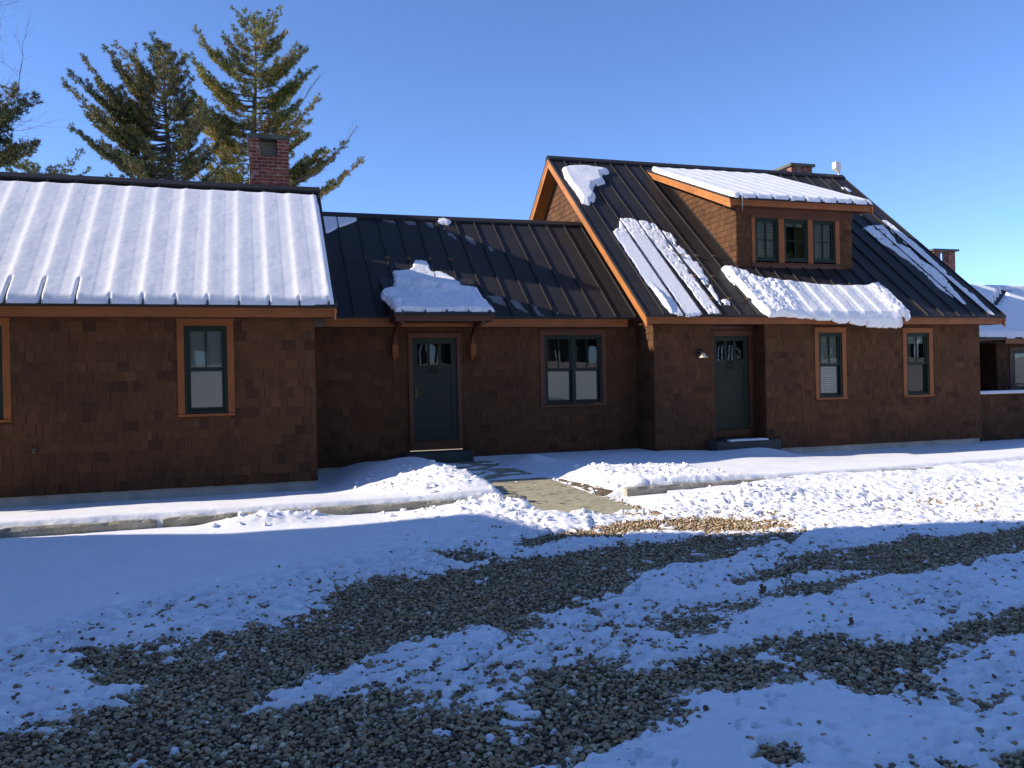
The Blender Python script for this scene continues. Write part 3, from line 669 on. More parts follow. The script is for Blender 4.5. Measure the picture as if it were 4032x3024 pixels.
def rake(xe, sgn, ye, ze, yr, zr, depth=.20, rear=True, xw=None, over=.0):
    """boards along a gable edge; xe outer face, sgn=-1 faces -X"""
    c, s = math.cos(R(40)), math.sin(R(40)); L_ = (yr-ye)/c; mb = MB(); b0 = .04
    for d in ((1, -1) if rear else (1,)):
        yA = ye if d == 1 else 2*yr-ye
        top = .036/c
        mb.add([(xe+sgn*0, yA, ze-top), (xe, yr, zr-top), (xe, yr, zr-top-depth), (xe, yA, ze-top-depth*.9),
                (xe-sgn*.03, yA, ze-top), (xe-sgn*.03, yr, zr-top), (xe-sgn*.03, yr, zr-top-depth), (xe-sgn*.03, yA, ze-top-depth*.9)],
               [(0, 1, 2, 3), (4, 7, 6, 5), (0, 4, 5, 1), (3, 2, 6, 7), (0, 3, 7, 4), (1, 5, 6, 2)])
        e = xe+sgn*.012
        mb.add([(e, yA-d*.004, ze-top-.002), (e, yr, zr-top-.002), (e, yr, zr-top-.075), (e, yA-d*.004, ze-top-.075),
                (e-sgn*.013, yA-d*.004, ze-top-.002), (e-sgn*.013, yr, zr-top-.002), (e-sgn*.013, yr, zr-top-.075), (e-sgn*.013, yA-d*.004, ze-top-.075)],
               [(0, 1, 2, 3), (4, 7, 6, 5), (0, 4, 5, 1), (3, 2, 6, 7), (0, 3, 7, 4)])
    o = obj('rake_board', mb, CEDARY, house)
    if xw is not None:
        sf = MB()
        for d in (1, -1):
            yA = ye if d == 1 else 2*yr-ye; dz = .11
            sf.add([(xe-sgn*.031, yA+d*.06, ze-dz+.05), (xw, yA+d*.06, ze-dz+.05), (xw, yr, zr-dz), (xe-sgn*.031, yr, zr-dz)], [(0, 1, 2, 3)])
            # rafter-like trim where soffit meets wall
            sf.add([(xw+sgn*.04, yA+d*.4, ze+.4*TAN-dz-.01), (xw+sgn*.04, yr, zr-dz-.01), (xw+sgn*.04, yr, zr-dz-.15), (xw+sgn*.04, yA+d*.4, ze+.4*TAN-dz-.15)], [(0, 1, 2, 3)])
        obj('rake_soffit', sf, CEDARY, o)
    return o
EL_, EM_, ER_ = (13.70, 2.965), (15.90, 2.975), (15.05, 2.958)
RL, RM, RR = 16.78, 18.93, 20.56
XL0, XL1 = -8.4, 1.37
roofL, zL = gable_roof(XL0, XL1, *EL_, RL, [-3.39+.463*k for k in range(-12, 11)])
roofM, zM = gable_roof(1.0, 7.97, *EM_, RM, [1.46+.452*k for k in range(0, 15)])
roofR, zR = gable_roof(7.60, 16.95, *ER_, RR, [8.005+.4444*k for k in range(0, 20)])
eave_boards(XL0, XL1-.045, *EL_, 14.1); eave_boards(1.36, 7.62, *EM_, 16.25); eave_boards(7.64, 16.9, *ER_, 15.45)
rake(XL1-.02, 1, *EL_, RL, zL, xw=1.02); rake(XL0+.02, -1, *EL_, RL, zL, xw=-8.0)
rake(7.60+.012, -1, *ER_, RR, zR, depth=.22, xw=7.97); rake(16.93, 1, *ER_, RR, zR, depth=.22, xw=16.55)

# windows --------------------------------------------------------------
WINS = []
def window(x0, x1, z0, z1, y, style, label=None, trim=(.105, .10), parent=house, blind=None):
    """frame, casing, panes, blind; y is the wall plane"""
    tw, th = trim; f = MB(); d0, d1 = y+.035, y-.008; fw = .045
    f.box(x0, x1, d1, d0+.05, z1-fw, z1); f.box(x0, x1, d1, d0+.05, z0, z0+fw); f.box(x0, x0+fw, d1, d0+.05, z0+fw, z1-fw); f.box(x1-fw, x1, d1, d0+.05, z0+fw, z1-fw)
    panes = MB(); zm = (z0+z1)/2; a, b = x0+fw, x1-fw; sw = .04
    def sash(a, b, c, d, yy, vm=False, hm=False):
        f.box(a, b, yy, yy+.035, d-sw, d); f.box(a, b, yy, yy+.035, c, c+sw*1.2); f.box(a, a+sw, yy, yy+.035, c+sw*1.2, d-sw); f.box(b-sw, b, yy, yy+.035, c+sw*1.2, d-sw)
        m_ = (a+b)/2
        if vm: f.box(m_-.011, m_+.011, yy+.004, yy+.03, c+sw*1.2, d-sw)
        if hm:
            h_ = (c+d)/2; f.box(a+sw, m_-.011, yy+.005, yy+.029, h_-.01, h_+.01); f.box(m_+.011, b-sw, yy+.005, yy+.029, h_-.01, h_+.01)
        panes.quad((a+sw, yy+.018, c+sw*1.2), (b-sw, yy+.018, c+sw*1.2), (b-sw, yy+.018, d-sw), (a+sw, yy+.018, d-sw))
    if style == 'hung': sash(a, b, zm-.01, z1-fw, d0-.022, vm=True); sash(a, b, z0+fw, zm+.015, d0+.014)
    if style == 'twin':
        m_ = (x0+x1)/2; f.box(m_-.035, m_+.035, d1+.004, d0+.05, z0+fw, z1-fw)
        for p, q in ((a, m_-.035), (m_+.035, b)): sash(p, q, zm-.01, z1-fw, d0-.022, vm=True); sash(p, q, z0+fw, zm+.015, d0+.014)
    if style == 'case': sash(a, b, z0+fw, z1-fw, d0-.02, vm=True, hm=True)
    wo_ = obj('window', f, GREEN, parent, bevel=.003)
    if label: wo_['label'] = label
    obj('pane', panes, GLASS, wo_)
    cv_, ch_ = (CEDARD, CEDARD) if style == 'twin' else (CEDARV, CEDAR)
    if tw:
        t = MB(); t.box(x0-tw, x0-.002, y-.03, y+.03, z0-.002, z1); obj('casing', t, cv_, wo_, bevel=.003); t = MB(); t.box(x1+.002, x1+tw, y-.03, y+.03, z0-.002, z1); obj('casing', t, cv_, wo_, bevel=.003)
        t = MB(); t.box(x0-tw, x1+tw, y-.034, y+.03, z1+.002, z1+th); t.box(x0-tw-.01, x1+tw+.01, y-.045, y+.03, z1+th, z1+th+.018); obj('head_casing', t, ch_, wo_, bevel=.003)
        t = MB(); t.box(x0-tw-.005, x1+tw+.005, y-.05, y+.03, z0-.045, z0-.004); obj('sill', t, ch_, wo_, bevel=.003)
    # dark room behind and blinds
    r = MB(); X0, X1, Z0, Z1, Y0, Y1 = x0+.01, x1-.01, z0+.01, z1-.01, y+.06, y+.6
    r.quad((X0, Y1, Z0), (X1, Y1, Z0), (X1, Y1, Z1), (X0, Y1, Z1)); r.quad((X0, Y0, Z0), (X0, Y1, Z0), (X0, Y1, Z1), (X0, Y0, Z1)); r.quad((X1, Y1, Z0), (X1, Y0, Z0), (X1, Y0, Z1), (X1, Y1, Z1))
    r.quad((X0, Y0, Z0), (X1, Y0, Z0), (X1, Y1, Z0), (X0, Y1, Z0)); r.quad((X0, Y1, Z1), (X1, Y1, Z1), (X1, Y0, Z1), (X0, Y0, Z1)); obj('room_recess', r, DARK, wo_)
    if blind:
        for kind, a_, b_, c_, d_ in blind:
            bm = MB()
            if kind == 'slat':
                z = c_
                while z < d_: bm.obox((a_, y+.065, z), (b_-a_, 0, 0), (0, .010, .034), (0, -.0015, .0005)); z += .042
            else: bm.box(a_, b_, y+.075, y+.078, c_, d_)
            obj('blind', bm, SHADE, wo_)
    WINS.append((x0-tw+.02, x1+tw-.02, z0-.03, z1+th)); return wo_
WL = [(-4.17, -3.53), (-.995, -.353)]; oL = []
window(WL[0][0], WL[0][1], 1.266, 2.664, 14.1, 'hung', 'window cut off by the left edge of the picture', blind=[('roll', -4.1, -3.6, 1.3, 2.6)])
window(WL[1][0], WL[1][1], 1.266, 2.664, 14.1, 'hung', 'tall narrow window in the left wing with a white shade', blind=[('roll', -.95, -.4, 1.3, 2.62)])
window(5.843, 7.131, 1.172, 2.626, 16.25, 'twin', 'paired green double-hung windows right of the porch door', blind=[('roll', 5.95, 6.45, 1.26, 1.86), ('roll', 6.55, 7.06, 1.26, 1.86)])
window(12.0, 12.618, 1.174, 2.613, 15.45, 'hung', 'window with slatted white blinds, right of the recessed door', blind=[('slat', 12.06, 12.56, 1.24, 2.56)])
window(14.40, 15.042, 1.171, 2.602, 15.45, 'hung', 'rightmost window of the front wall, its blind half raised', blind=[('roll', 14.45, 15.0, 2.36, 2.56)])
ops = lambda i, j: [(a, b, c, d) for a, b, c, d in WINS[i:j]]

DOOR1 = (3.07, 3.96, .53, 2.57); DOOR2 = (9.60, 10.48, .53, 2.57)
shingle_wall('wall', (0, 14.1, 0), (1, 0, 0), (0, -1, 0), -8.0, 1.02, .10, 2.80, ops(0, 2), seed=1)
shingle_wall('wall', (0, 16.25, 0), (1, 0, 0), (0, -1, 0), 1.02, 7.95, .10, 2.80, ops(2, 3)+[(2.98, 4.05, .33, 2.66)], expo=.14, seed=2)
REC = (9.37, 10.635, .10, 2.78)
shingle_wall('wall', (0, 15.45, 0), (1, 0, 0), (0, -1, 0), 7.965, 16.55, .10, 2.80, ops(3, 5)+[REC], expo=.14, seed=3)
# side walls of the entrance recess
shingle_wall('recess_wall', (10.635, 0, 0), (0, 1, 0), (-1, 0, 0), 15.45, 15.9, .10, 2.78, expo=.14, seed=4)
shingle_wall('recess_wall', (9.37, 0, 0), (0, 1, 0), (1, 0, 0), 15.45, 15.9, .10, 2.78, expo=.14, seed=5)
# gable and end walls
rl = lambda ye, ze, yr, zr, off: (lambda z: ye+(z-ze+off)/TAN if z-ze+off > 0 else ye+.4, lambda z: 2*yr-ye-(z-ze+off)/TAN if z-ze+off > 0 else 2*yr-ye-.4)
for X_, nx_, e, yr, zr_, yw, sd_ in ((1.02, 1, EL_, RL, zL, 14.1, 6), (-8.0, -1, EL_, RL, zL, 14.1, 7), (7.965, -1, ER_, RR, zR, 15.45, 8), (16.55, 1, ER_, RR, zR, 15.45, 9)):
    lo_ = lambda z, e=e, yw=yw: max(yw, e[0]+(z-e[1]+.12)/TAN); hi_ = lambda z, e=e, yw=yw, yr=yr: min(2*yr-yw, 2*yr-e[0]-(z-e[1]+.12)/TAN)
    shingle_wall('gable_wall', (X_, 0, 0), (0, 1, 0), (nx_, 0, 0), lo_, hi_, .10, zr_-.15, expo=.14 if X_ > 2 else .155, seed=sd_)
for a, b, yb in ((-8.0, 1.02, 2*RL-14.1), (1.02, 7.96, 2*RM-16.25), (7.965, 16.55, 2*RR-15.45)):
    shingle_wall('rear_wall', (0, yb, 0), (1, 0, 0), (0, 1, 0), a, b, .10, 2.9, expo=.31, seed=12)
fd = MB(); fd.box(-7.99, 1.0, 14.12, 2*RL-14.14, -.4, .1); fd.box(1.03, 7.95, 16.27, 2*RM-16.27, -.4, .098); fd.box(7.98, 9.38, 15.47, 2*RR-15.5, -.4, .099); fd.box(9.38, 10.62, 15.88, 2*RR-15.5, -.4, .33); fd.box(10.62, 16.53, 15.47, 2*RR-15.5, -.4, .099)
obj('foundation', fd, CONC, house)

# doors ------------------------------------------------------------------
def door(x0, x1, z0, z1, y, label, lock):
    f = MB(); f.box(x0, x1, y+.012, y+.05, z0, z0+.22); f.box(x0, x0+.095, y+.012, y+.05, z0+.22, z1); f.box(x1-.115, x1, y+.012, y+.05, z0+.22, z1); f.box(x0+.095, x1-.115, y+.012, y+.05, z1-.105, z1)
    gz0, gz1 = z1-.53, z1-.105; gx = np.linspace(x0+.095, x1-.115, 4)
    f.box(x0+.095, x1-.115, y+.012, y+.05, gz0-.12, gz0)
    for q in gx[1:3]: f.box(q-.03, q+.03, y+.012, y+.05, gz0, gz1)
    f.box(x0+.095, x1-.115, y+.026, y+.045, z0+.22, gz0-.12)
    d = obj('door', f, DOORM, house, bevel=.003); d['label'] = label
    gl = MB()
    for i in range(3): gl.quad((gx[i]+(.03 if i else 0), y+.03, gz0), (gx[i+1]-(.03 if i < 2 else 0), y+.03, gz0), (gx[i+1]-(.03 if i < 2 else 0), y+.03, gz1), (gx[i]+(.03 if i else 0), y+.03, gz1))
    obj('door_glass', gl, GLASS, d)
    r = MB(); r.box(x0+.05, x1-.05, y+.3, y+.31, gz0-.2, gz1+.1); r.box(x0+.05, x1-.05, y+.055, y+.3, gz1+.02, gz1+.03); obj('dark_interior', r, DARK, d)
    if lock == 'pad':
        k = MB(); k.box(x0+.03, x0+.085, y-.012, y+.012, 1.50, 1.62); k.tube([(x0+.057, y+.01, 1.455), (x0+.057, y-.04, 1.455)], [.022, .022], 10); k.tube([(x0+.057, y-.035, 1.455), (x0+.15, y-.035, 1.452)], [.010, .008], 8)
        obj('handle', k, BRONZE, d); k = MB(); k.box(x0+.035, x0+.08, y-.016, y+.01, 1.43, 1.48); obj('lock_plate', k, BRASS, d)
    else:
        k = MB(); k.box(x0+.035, x0+.085, y-.006, y+.012, 1.17, 1.45); k.tube([(x0+.06, y-.005, 1.42), (x0+.06, y-.05, 1.40), (x0+.06, y-.06, 1.32), (x0+.06, y-.045, 1.22), (x0+.06, y-.004, 1.19)], [.009, .01, .013, .01, .008], 8)
        k.tube([(x0+.06, y+.01, 1.55), (x0+.06, y-.012, 1.55)], [.028, .026], 12); obj('handle', k, BRONZE, d)
    return d
d1 = door(*DOOR1, 16.22, 'green plank door under the bracketed canopy', 'pad')
d2 = door(*DOOR2, 15.85, 'green door set in the recess of the right wing', 'grip')
for (x0, x1, z0, z1), y, hd in ((DOOR1, 16.22, .09), (DOOR2, 15.85, .10)):
    t = MB(); t.box(x0-.09, x0-.003, y-.02, y+.06, z0-.18, z1); t.box(x1+.003, x1+.09, y-.02, y+.06, z0-.18, z1); t.box(x0-.09, x1+.09, y-.024, y+.06, z1+.003, z1+hd); t.box(x0-.11, x1+.11, y-.04, y+.06, z1+hd+.001, z1+hd+.02)
    t.box(x0-.03, x1+.03, y-.03, y+.06, z0-.18, z0-.028); t.box(x0-.04, x1+.04, y-.055, y+.06, z0-.027, z0-.004)
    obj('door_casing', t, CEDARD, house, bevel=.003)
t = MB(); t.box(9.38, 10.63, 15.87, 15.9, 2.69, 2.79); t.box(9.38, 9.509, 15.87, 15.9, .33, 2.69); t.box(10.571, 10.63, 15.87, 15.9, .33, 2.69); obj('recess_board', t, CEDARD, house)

# steps
def step(x0, x1, y0, y1, z0, z1, label):
    mb = MB(); mb.box(x0, x1, y0, y1, z0, z1); o = obj('stone_step', mb, GRANITE2, origin=((x0+x1)/2, (y0+y1)/2, z0), bevel=.012); tag(o, label, 'step', 'stone steps below the doors')
GRANITE2 = mat('grey_granite_step', (.24, .26, .26), .8, spec=.3, build=b_conc((.075, .08, .075)))
step(2.81, 4.10, 15.55, 16.2, 0.0, .335, 'grey stone step at the head of the walkway under the canopy')
step(9.19, 10.73, 15.08, 15.84, -.1, .325, 'grey stone step with snow on top, below the recessed door')

# canopy over the first door -------------------------------------------------
CY0, CZ0, CS = 15.2, 2.985, .5
cv = MB(); ylen = 1.78
cv.prism_x([(CY0, CZ0), (CY0+ylen, CZ0+CS*ylen), (CY0+ylen, CZ0+CS*ylen-.04), (CY0, CZ0-.04)], 2.54, 4.50)
for k in range(5):
    x = 2.72+.452*k*.93; cv.obox((x-.011, CY0+.003, CZ0-.001), (.022, 0, 0), (0, 1.5, .75), (0, -.013, .035))
can = obj('canopy_roof', cv, METAL, house)
t = MB(); t.box(2.58, 4.455, CY0+.03, CY0+.06, CZ0-.145, CZ0-.042); t.box(2.56, 4.475, CY0+.012, CY0+.03, CZ0-.075, CZ0-.042)
for X_ in (2.58, 4.425): t.prism_x([(CY0+.06, CZ0-.145), (16.2, CZ0-.145+.0), (16.2, CZ0+.45), (CY0+.06, CZ0-.03)], X_, X_+.03)
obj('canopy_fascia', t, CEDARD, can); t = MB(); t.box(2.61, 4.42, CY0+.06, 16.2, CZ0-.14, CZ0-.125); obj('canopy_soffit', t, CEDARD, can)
for X_ in (2.66, 4.235):
    b = MB(); pts = []
    for i in range(13):
        a = R(90)*i/12; pts.append((16.16-.72*(1-math.cos(a)), 2.44+.40*math.sin(a)))
    prof = pts+[(p[0]+.0, p[1]) for p in []]
    up_ = [(y-.0, z) for y, z in pts]; lowr = [(16.16-.66*(1-math.cos(R(90)*i/12))-.07*0+.08*(1-i/12), 2.44+.40*math.sin(R(90)*i/12)) for i in range(13)]
    for i in range(12):
        y0_, z0_ = pts[i]; y1_, z1_ = pts[i+1]; tx = .09
        n0 = np.array([z1_-z0_, -(y1_-y0_)]); n0 = n0/np.linalg.norm(n0)*.05
        b.prism_x([(y0_-n0[0], z0_-n0[1]), (y1_-n0[0], z1_-n0[1]), (y1_+n0[0], z1_+n0[1]), (y0_+n0[0], z0_+n0[1])], X_+.01, X_+.09)
    b.box(X_+.008, X_+.092, 15.3, 16.2, 2.80, 2.855)
    br = obj('bracket', b, CEDARD, can, smooth=False)
    cb = MB(); cb.box(X_-.005, X_+.105, 16.10, 16.24, 2.22, 2.44)
    cb.add([(X_-.005, 16.10, 2.22), (X_+.105, 16.10, 2.22), (X_+.105, 16.24, 2.22), (X_-.005, 16.24, 2.22), (X_+.02, 16.20, 2.13), (X_+.08, 16.20, 2.13), (X_+.08, 16.24, 2.13), (X_+.02, 16.24, 2.13)], [(0, 4, 5, 1), (1, 5, 6, 2), (0, 3, 7, 4), (4, 7, 6, 5)])
    for q in range(3): cb.box(X_+.012+q*.032, X_+.022+q*.032, 16.092, 16.10, 2.23, 2.43)
    obj('corbel', cb, CEDARV, br)

# dormer ---------------------------------------------------------------------
DY, DX0, DX1 = 16.54, 10.69, 13.86; DE = 16.15; DZ = 5.70; DS = .40
main = lambda y: ER_[1]+(y-ER_[0])*TAN
dz = lambda y: DZ+(y-DE)*DS
yi = (ER_[1]-ER_[0]*TAN-DZ+DE*DS)/(DS-TAN)     # dormer roof meets main roof
mb = MB(); mb.prism_x([(DE, DZ), (yi+.05, dz(yi+.05)), (yi+.05, dz(yi+.05)-.04), (DE, DZ-.04)], 10.28, 14.20)
for k in range(9): mb.obox((10.55+.435*k, DE+.003, DZ-.001), (.022, 0, 0), (0, yi-DE-.05, (yi-DE-.05)*DS), (0, -.013, .035))
dorm = obj('dormer_roof', mb, METAL, house)
t = MB(); t.box(10.31, 14.17, DE+.035, DE+.06, 5.53, DZ-.075); t.box(10.31, 14.17, DE+.012, DE+.06, DZ-.074, DZ-.042); obj('fascia', t, CEDAR, dorm, bevel=.003)
t = MB(); t.box(10.66, 13.89, DY-.04, DY-.012, 5.40, 5.55); obj('frieze', t, CEDARD, dorm); t = MB(); t.box(10.33, 14.15, DE+.062, DY+.02, 5.55, 5.565); obj('soffit', t, CEDARD, dorm)
for X_, s_ in ((10.30, -1), (14.18, 1)):
    t = MB()
    for dep, e_ in ((.19, 0), (.08, .014)):
        x_ = X_+s_*e_
        yb_ = yi-.12
        t.add([(x_, DE+.01-e_*.3, DZ-.042), (x_, yb_, dz(yb_)-.042), (x_, yb_, dz(yb_)-.042-dep*.8), (x_, DE+.01-e_*.3, DZ-.042-dep),
               (x_-s_*.028, DE+.01, DZ-.042), (x_-s_*.028, yb_, dz(yb_)-.042), (x_-s_*.028, yb_, dz(yb_)-.042-dep*.8), (x_-s_*.028, DE+.01, DZ-.042-dep)],
              [(0, 1, 2, 3), (4, 7, 6, 5), (3, 2, 6, 7), (0, 3, 7, 4), (0, 4, 5, 1)])
    xw_ = DX0 if s_ < 0 else DX1
    t.quad((X_-s_*.03, DE+.06, DZ-.15), (xw_, DE+.06, DZ-.15), (xw_, yi-.3, dz(yi-.3)-.14), (X_-s_*.03, yi-.3, dz(yi-.3)-.14))
    obj('dormer_rake_board', t, CEDARY, dorm)
n0 = len(WINS)
for a, b, lab, bl in ((11.171, 11.80, 'left dormer window, blind fully lowered', [('slat', 11.22, 11.75, 4.4, 5.28)]),
                      (11.955, 12.607, 'middle dormer window, blind raised to the top', [('slat', 12.0, 12.56, 5.18, 5.28)]),
                      (12.745, 13.379, 'right dormer window, blind fully lowered', [('slat', 12.8, 13.33, 4.4, 5.26)])):
    window(a, b, 4.349, 5.336, DY, 'case', lab, trim=(0, .1), blind=bl)
dw = WINS[n0:]
for a, b in ((11.075, 11.169), (11.802, 11.953), (12.609, 12.743), (13.381, 13.50)):
    t = MB(); t.box(a, b, DY-.03, DY+.03, 4.31, 5.338); obj('casing', t, CEDARV, dorm, bevel=.003)
t = MB(); t.box(11.075, 13.50, DY-.034, DY+.03, 5.34, 5.44); obj('head_casing', t, CEDARD, dorm, bevel=.003); t = MB(); t.box(11.06, 13.515, DY-.05, DY+.03, 4.285, 4.309); t.box(11.075, 13.50, DY-.03, DY+.0, 4.19, 4.284); obj('sill', t, CEDARD, dorm, bevel=.003)
shingle_wall('dormer_wall', (0, DY, 0), (1, 0, 0), (0, -1, 0), DX0, DX1, 4.17, 5.58, [(11.09, 13.49, 4.2, 5.42)], expo=.14, parent=dorm, seed=20)
for X_, nx_ in ((DX0, -1), (DX1, 1)):
    shingle_wall('dormer_cheek', (X_, 0, 0), (0, 1, 0), (nx_, 0, 0), lambda z: max(DY, DE+(z-DZ+.10)/DS), lambda z: ER_[0]+(z-ER_[1])/TAN, 4.17, dz(yi)-.12, expo=.135, parent=dorm, seed=21+nx_)
for X_ in (DX0-.10, DX1+.02):   # flashing along the cheeks
    t = MB(); t.obox((X_, DY-.1, main(DY-.1)+.004), (.09, 0, 0), (0, 3.3, 3.3*TAN), (0, -.003, .004)); obj('flashing', t, METAL, dorm)

# chimneys -------------------------------------------------------------------
def chimney(x0, x1, y0, y1, z0, z1, slab, opening, label, cap=CAPM, ov=.03, oz=.30):
    mb = MB(); th = .10; zo = z1-oz
    mb.box(x0, x1, y0, y1, z0, zo)
    a, b = opening
    for (p, q) in ((x0, a), (b, x1)):
        for (c, d) in ((y0, y0+.22), (y1-.22, y1)): mb.box(p, q, c, d, zo+.0005, z1)
    c_ = obj('chimney', mb, BRICK, house); c_['label'] = label
    s = MB(); s.box(x0-ov, x1+ov, y0-ov, y1+ov, z1+.001, z1+slab); obj('capstone', s, cap, c_, bevel=.004)
    fl = MB(); fl.box(a+.03, b-.03, y0+.30, y1-.30, zo+.001, z1-.03); obj('flue', fl, DARK, c_) if False else None
    return c_
cL = chimney(.07, .86, 17.95, 19.35, 4.0, 6.835, .085, (.275, .633), 'red brick chimney on the snowy left wing', oz=.35)
s = MB(); s.box(.28, .63, 18.12, 19.1, 6.486, 6.82); obj('flue', s, mat('grey_green_flue', (.17, .18, .14), .7), cL)
chimney(15.76, 16.50, 21.35, 24.3, 5.5, 8.035, .085, (15.95, 16.27), 'brick pillared chimney top behind the ridge of the right wing', ov=.07, oz=.62)
for y_ in (21.35, 22.97): pass

# snow guards
def guards(roof, pts, ye, ze):
    c, s = math.cos(R(40)), math.sin(R(40))
    for x, q in pts:
        y, z = ye+q*c, ze+q*s; mb = MB()
        mb.obox((x-.035, y-.02, z+.008), (.07, 0, 0), (0, .05*c, .05*s), (0, -s*.05, c*.05)); 
        mb.obox((x-.05, y-.03, z+.03), (.035, 0, 0), (0, .03*c, .03*s), (0, -s*.028, c*.028)); mb.obox((x+.015, y-.03, z+.03), (.035, 0, 0), (0, .03*c, .03*s), (0, -s*.028, c*.028))
        mb.tube([(x-.06, y+.0, z+.045), (x+.06, y+.0, z+.045)], [.009, .009], 6)
        obj('snow_guard', mb, GUARD, roof, bevel=.004)
GUARD = mat('bronze_clamp', (.16, .11, .07), .5, .5)
guards(roofM, [(1.46+.452*k, 2.06) for k in (3, 4, 5, 6)], *EM_)
guards(roofR, [(8.005+.4444*k, q) for k in (3, 4, 5) for q in (2.27, 1.4, .53)], *ER_)

# hanging / mounted things ------------------------------------------------------
def wreath(x, y, z, r, label, seed):
    rs = random.Random(seed); mb = MB(); pts = [(x+r*math.cos(a), y, z+r*math.sin(a)) for a in np.linspace(0, 2*math.pi, 25)]
    mb.tube(pts, [.010]*25, 6, False)
    for i in range(150):
        a = rs.uniform(0, 2*math.pi); c = np.array([x+r*math.cos(a), y, z+r*math.sin(a)]); d = np.array([rs.gauss(0, 1), -abs(rs.gauss(0, .6)), rs.gauss(0, 1)]); d = d/np.linalg.norm(d)*rs.uniform(.018, .032)
        e = np.cross(d, (0, 1, .3)); e = e/np.linalg.norm(e)*.006; mb.add([c-e, c+e, c+d], [(0, 1, 2)])
    tag(obj('wreath', mb, WREATHM, origin=(x, y, z-r)), label, 'wreath', 'small wreaths on the doors')
wreath(3.50, 16.20, 1.945, .062, 'small dark ring wreath on the door under the canopy', 1)
wreath(10.03, 15.83, 1.925, .075, 'small dark leafy wreath on the recessed door of the right wing', 2)
lm = empty('wall_lamp', (8.98, 15.40, 2.1), 'small bronze wall lamp with pale bell shade left of the recessed door', 'lamp')
mb = MB(); mb.lathe([(.0, 0), (.05, 0), (.055, -.012), (.03, -.03), (0, -.03)], (8.98, 15.43, 2.20), 16, 'y'); mb.tube([(8.98, 15.42, 2.22), (8.98, 15.36, 2.27), (8.99, 15.27, 2.26), (9.0, 15.24, 2.21)], [.012, .011, .011, .014], 8); mb.box(8.94, 9.02, 15.40, 15.425, 2.10, 2.27)
obj('arm', mb, BRONZE, lm); mb = MB(); mb.lathe([(.015, .10), (.03, .09), (.04, .06), (.075, .02), (.095, 0), (.09, -.004), (.07, .015), (.03, .05)], (9.0, 15.24, 2.09), 20); obj('lamp_shade', mb, LAMPW, lm, smooth=True)
tp = empty('outdoor_tap', (-3.12, 14.06, .77), 'small outdoor tap low on the left wing wall', 'tap')
mb = MB(); mb.tube([(-3.12, 14.09, .78), (-3.12, 14.0, .78), (-3.12, 13.97, .74)], [.014, .014, .012], 8); obj('spout', mb, BRASS, tp); mb = MB(); mb.lathe([(0, 0), (.035, 0), (.035, .012), (0, .012)], (-3.12, 14.01, .80), 10); obj('handle', mb, mat('green_tap_wheel', (.04, .16, .09), .5), tp)
mb = MB(); mb.box(16.64, 16.83, 20.45, 20.62, 7.80, 7.99); mb.add([(16.64, 20.45, 7.80), (16.83, 20.45, 7.80), (16.83, 20.62, 7.80), (16.64, 20.62, 7.80), (16.77, 20.5, 7.69), (16.83, 20.5, 7.66), (16.83, 20.58, 7.66), (16.77, 20.58, 7.69)], [(0, 4, 5, 1), (1, 5, 6, 2), (2, 6, 7, 3), (3, 7, 4, 0)]); mb.tube([(16.80, 20.54, 7.68), (16.82, 20.54, 7.55)], [.022, .022], 8)
tag(obj('vent_box', mb, PLASTW, origin=(16.8, 20.54, 7.55), bevel=.012), 'small white box on a short neck at the right end of the ridge', 'vent')

# ------------------------------------------------------------------ roof snow
def patch(name, label, base, poly, thick, edge=.06, res=.018, wob=(.10, .05), rib=None, seed=0, lump=0, mat_=SNOWR, floor=None, group='snow patches left on the roofs', mod=None, sub=0):
    P_ = np.array(poly); x0, y0 = P_.min(0)-.15; x1, y1 = P_.max(0)+.15
    ax = np.arange(x0, x1, res); ay = np.arange(y0, y1, res); X_, Y_ = np.meshgrid(ax, ay)
    d = sdist(X_, Y_, poly)+fbm(X_, Y_, wob[0]*4, 4, seed+200, .6)*wob[1]
    t = thick*np.sqrt(np.clip(d/edge, 0, 1)*(2-np.clip(d/edge, 0, 1)))
    t = t+np.where(d > 0, 1, 0)*(.10*thick*fbm(X_, Y_, .5, 3, seed+300)+.0025*fbm(X_*.6, Y_*1.4, .05, 2, seed+301))*np.clip(d/edge, 0, 1)
    if lump: t = t+lump*np.clip(d/edge, 0, 1)*(cells(X_, Y_, .12, seed+7)-.3)*(.6+fbm(X_, Y_, .4, 2, seed+9))
    if mod is not None: t = mod(X_, Y_, d, t)
    Z_ = base(X_, Y_)+t*1.2+np.where(d <= 0, -.012, 0)
    k = (d > 0) & (t > .001)
    m_ = grid_mesh(name, ax, ay, Z_, mat_, k); cx, cy = P_.mean(0); 
    o_ = bpy.data.objects.new(name, m_); link(o_)
    return tag(o_, label, 'snow', group)
C40 = math.cos(R(40))
bL = lambda X_, Y_: EL_[1]+(Y_-EL_[0])*TAN
bM = lambda X_, Y_: EM_[1]+(Y_-EM_[0])*TAN
bR = lambda X_, Y_: ER_[1]+(Y_-ER_[0])*TAN
def toxy(pts, e): return [(x, e[0]+s_*C40) for x, s_ in pts]
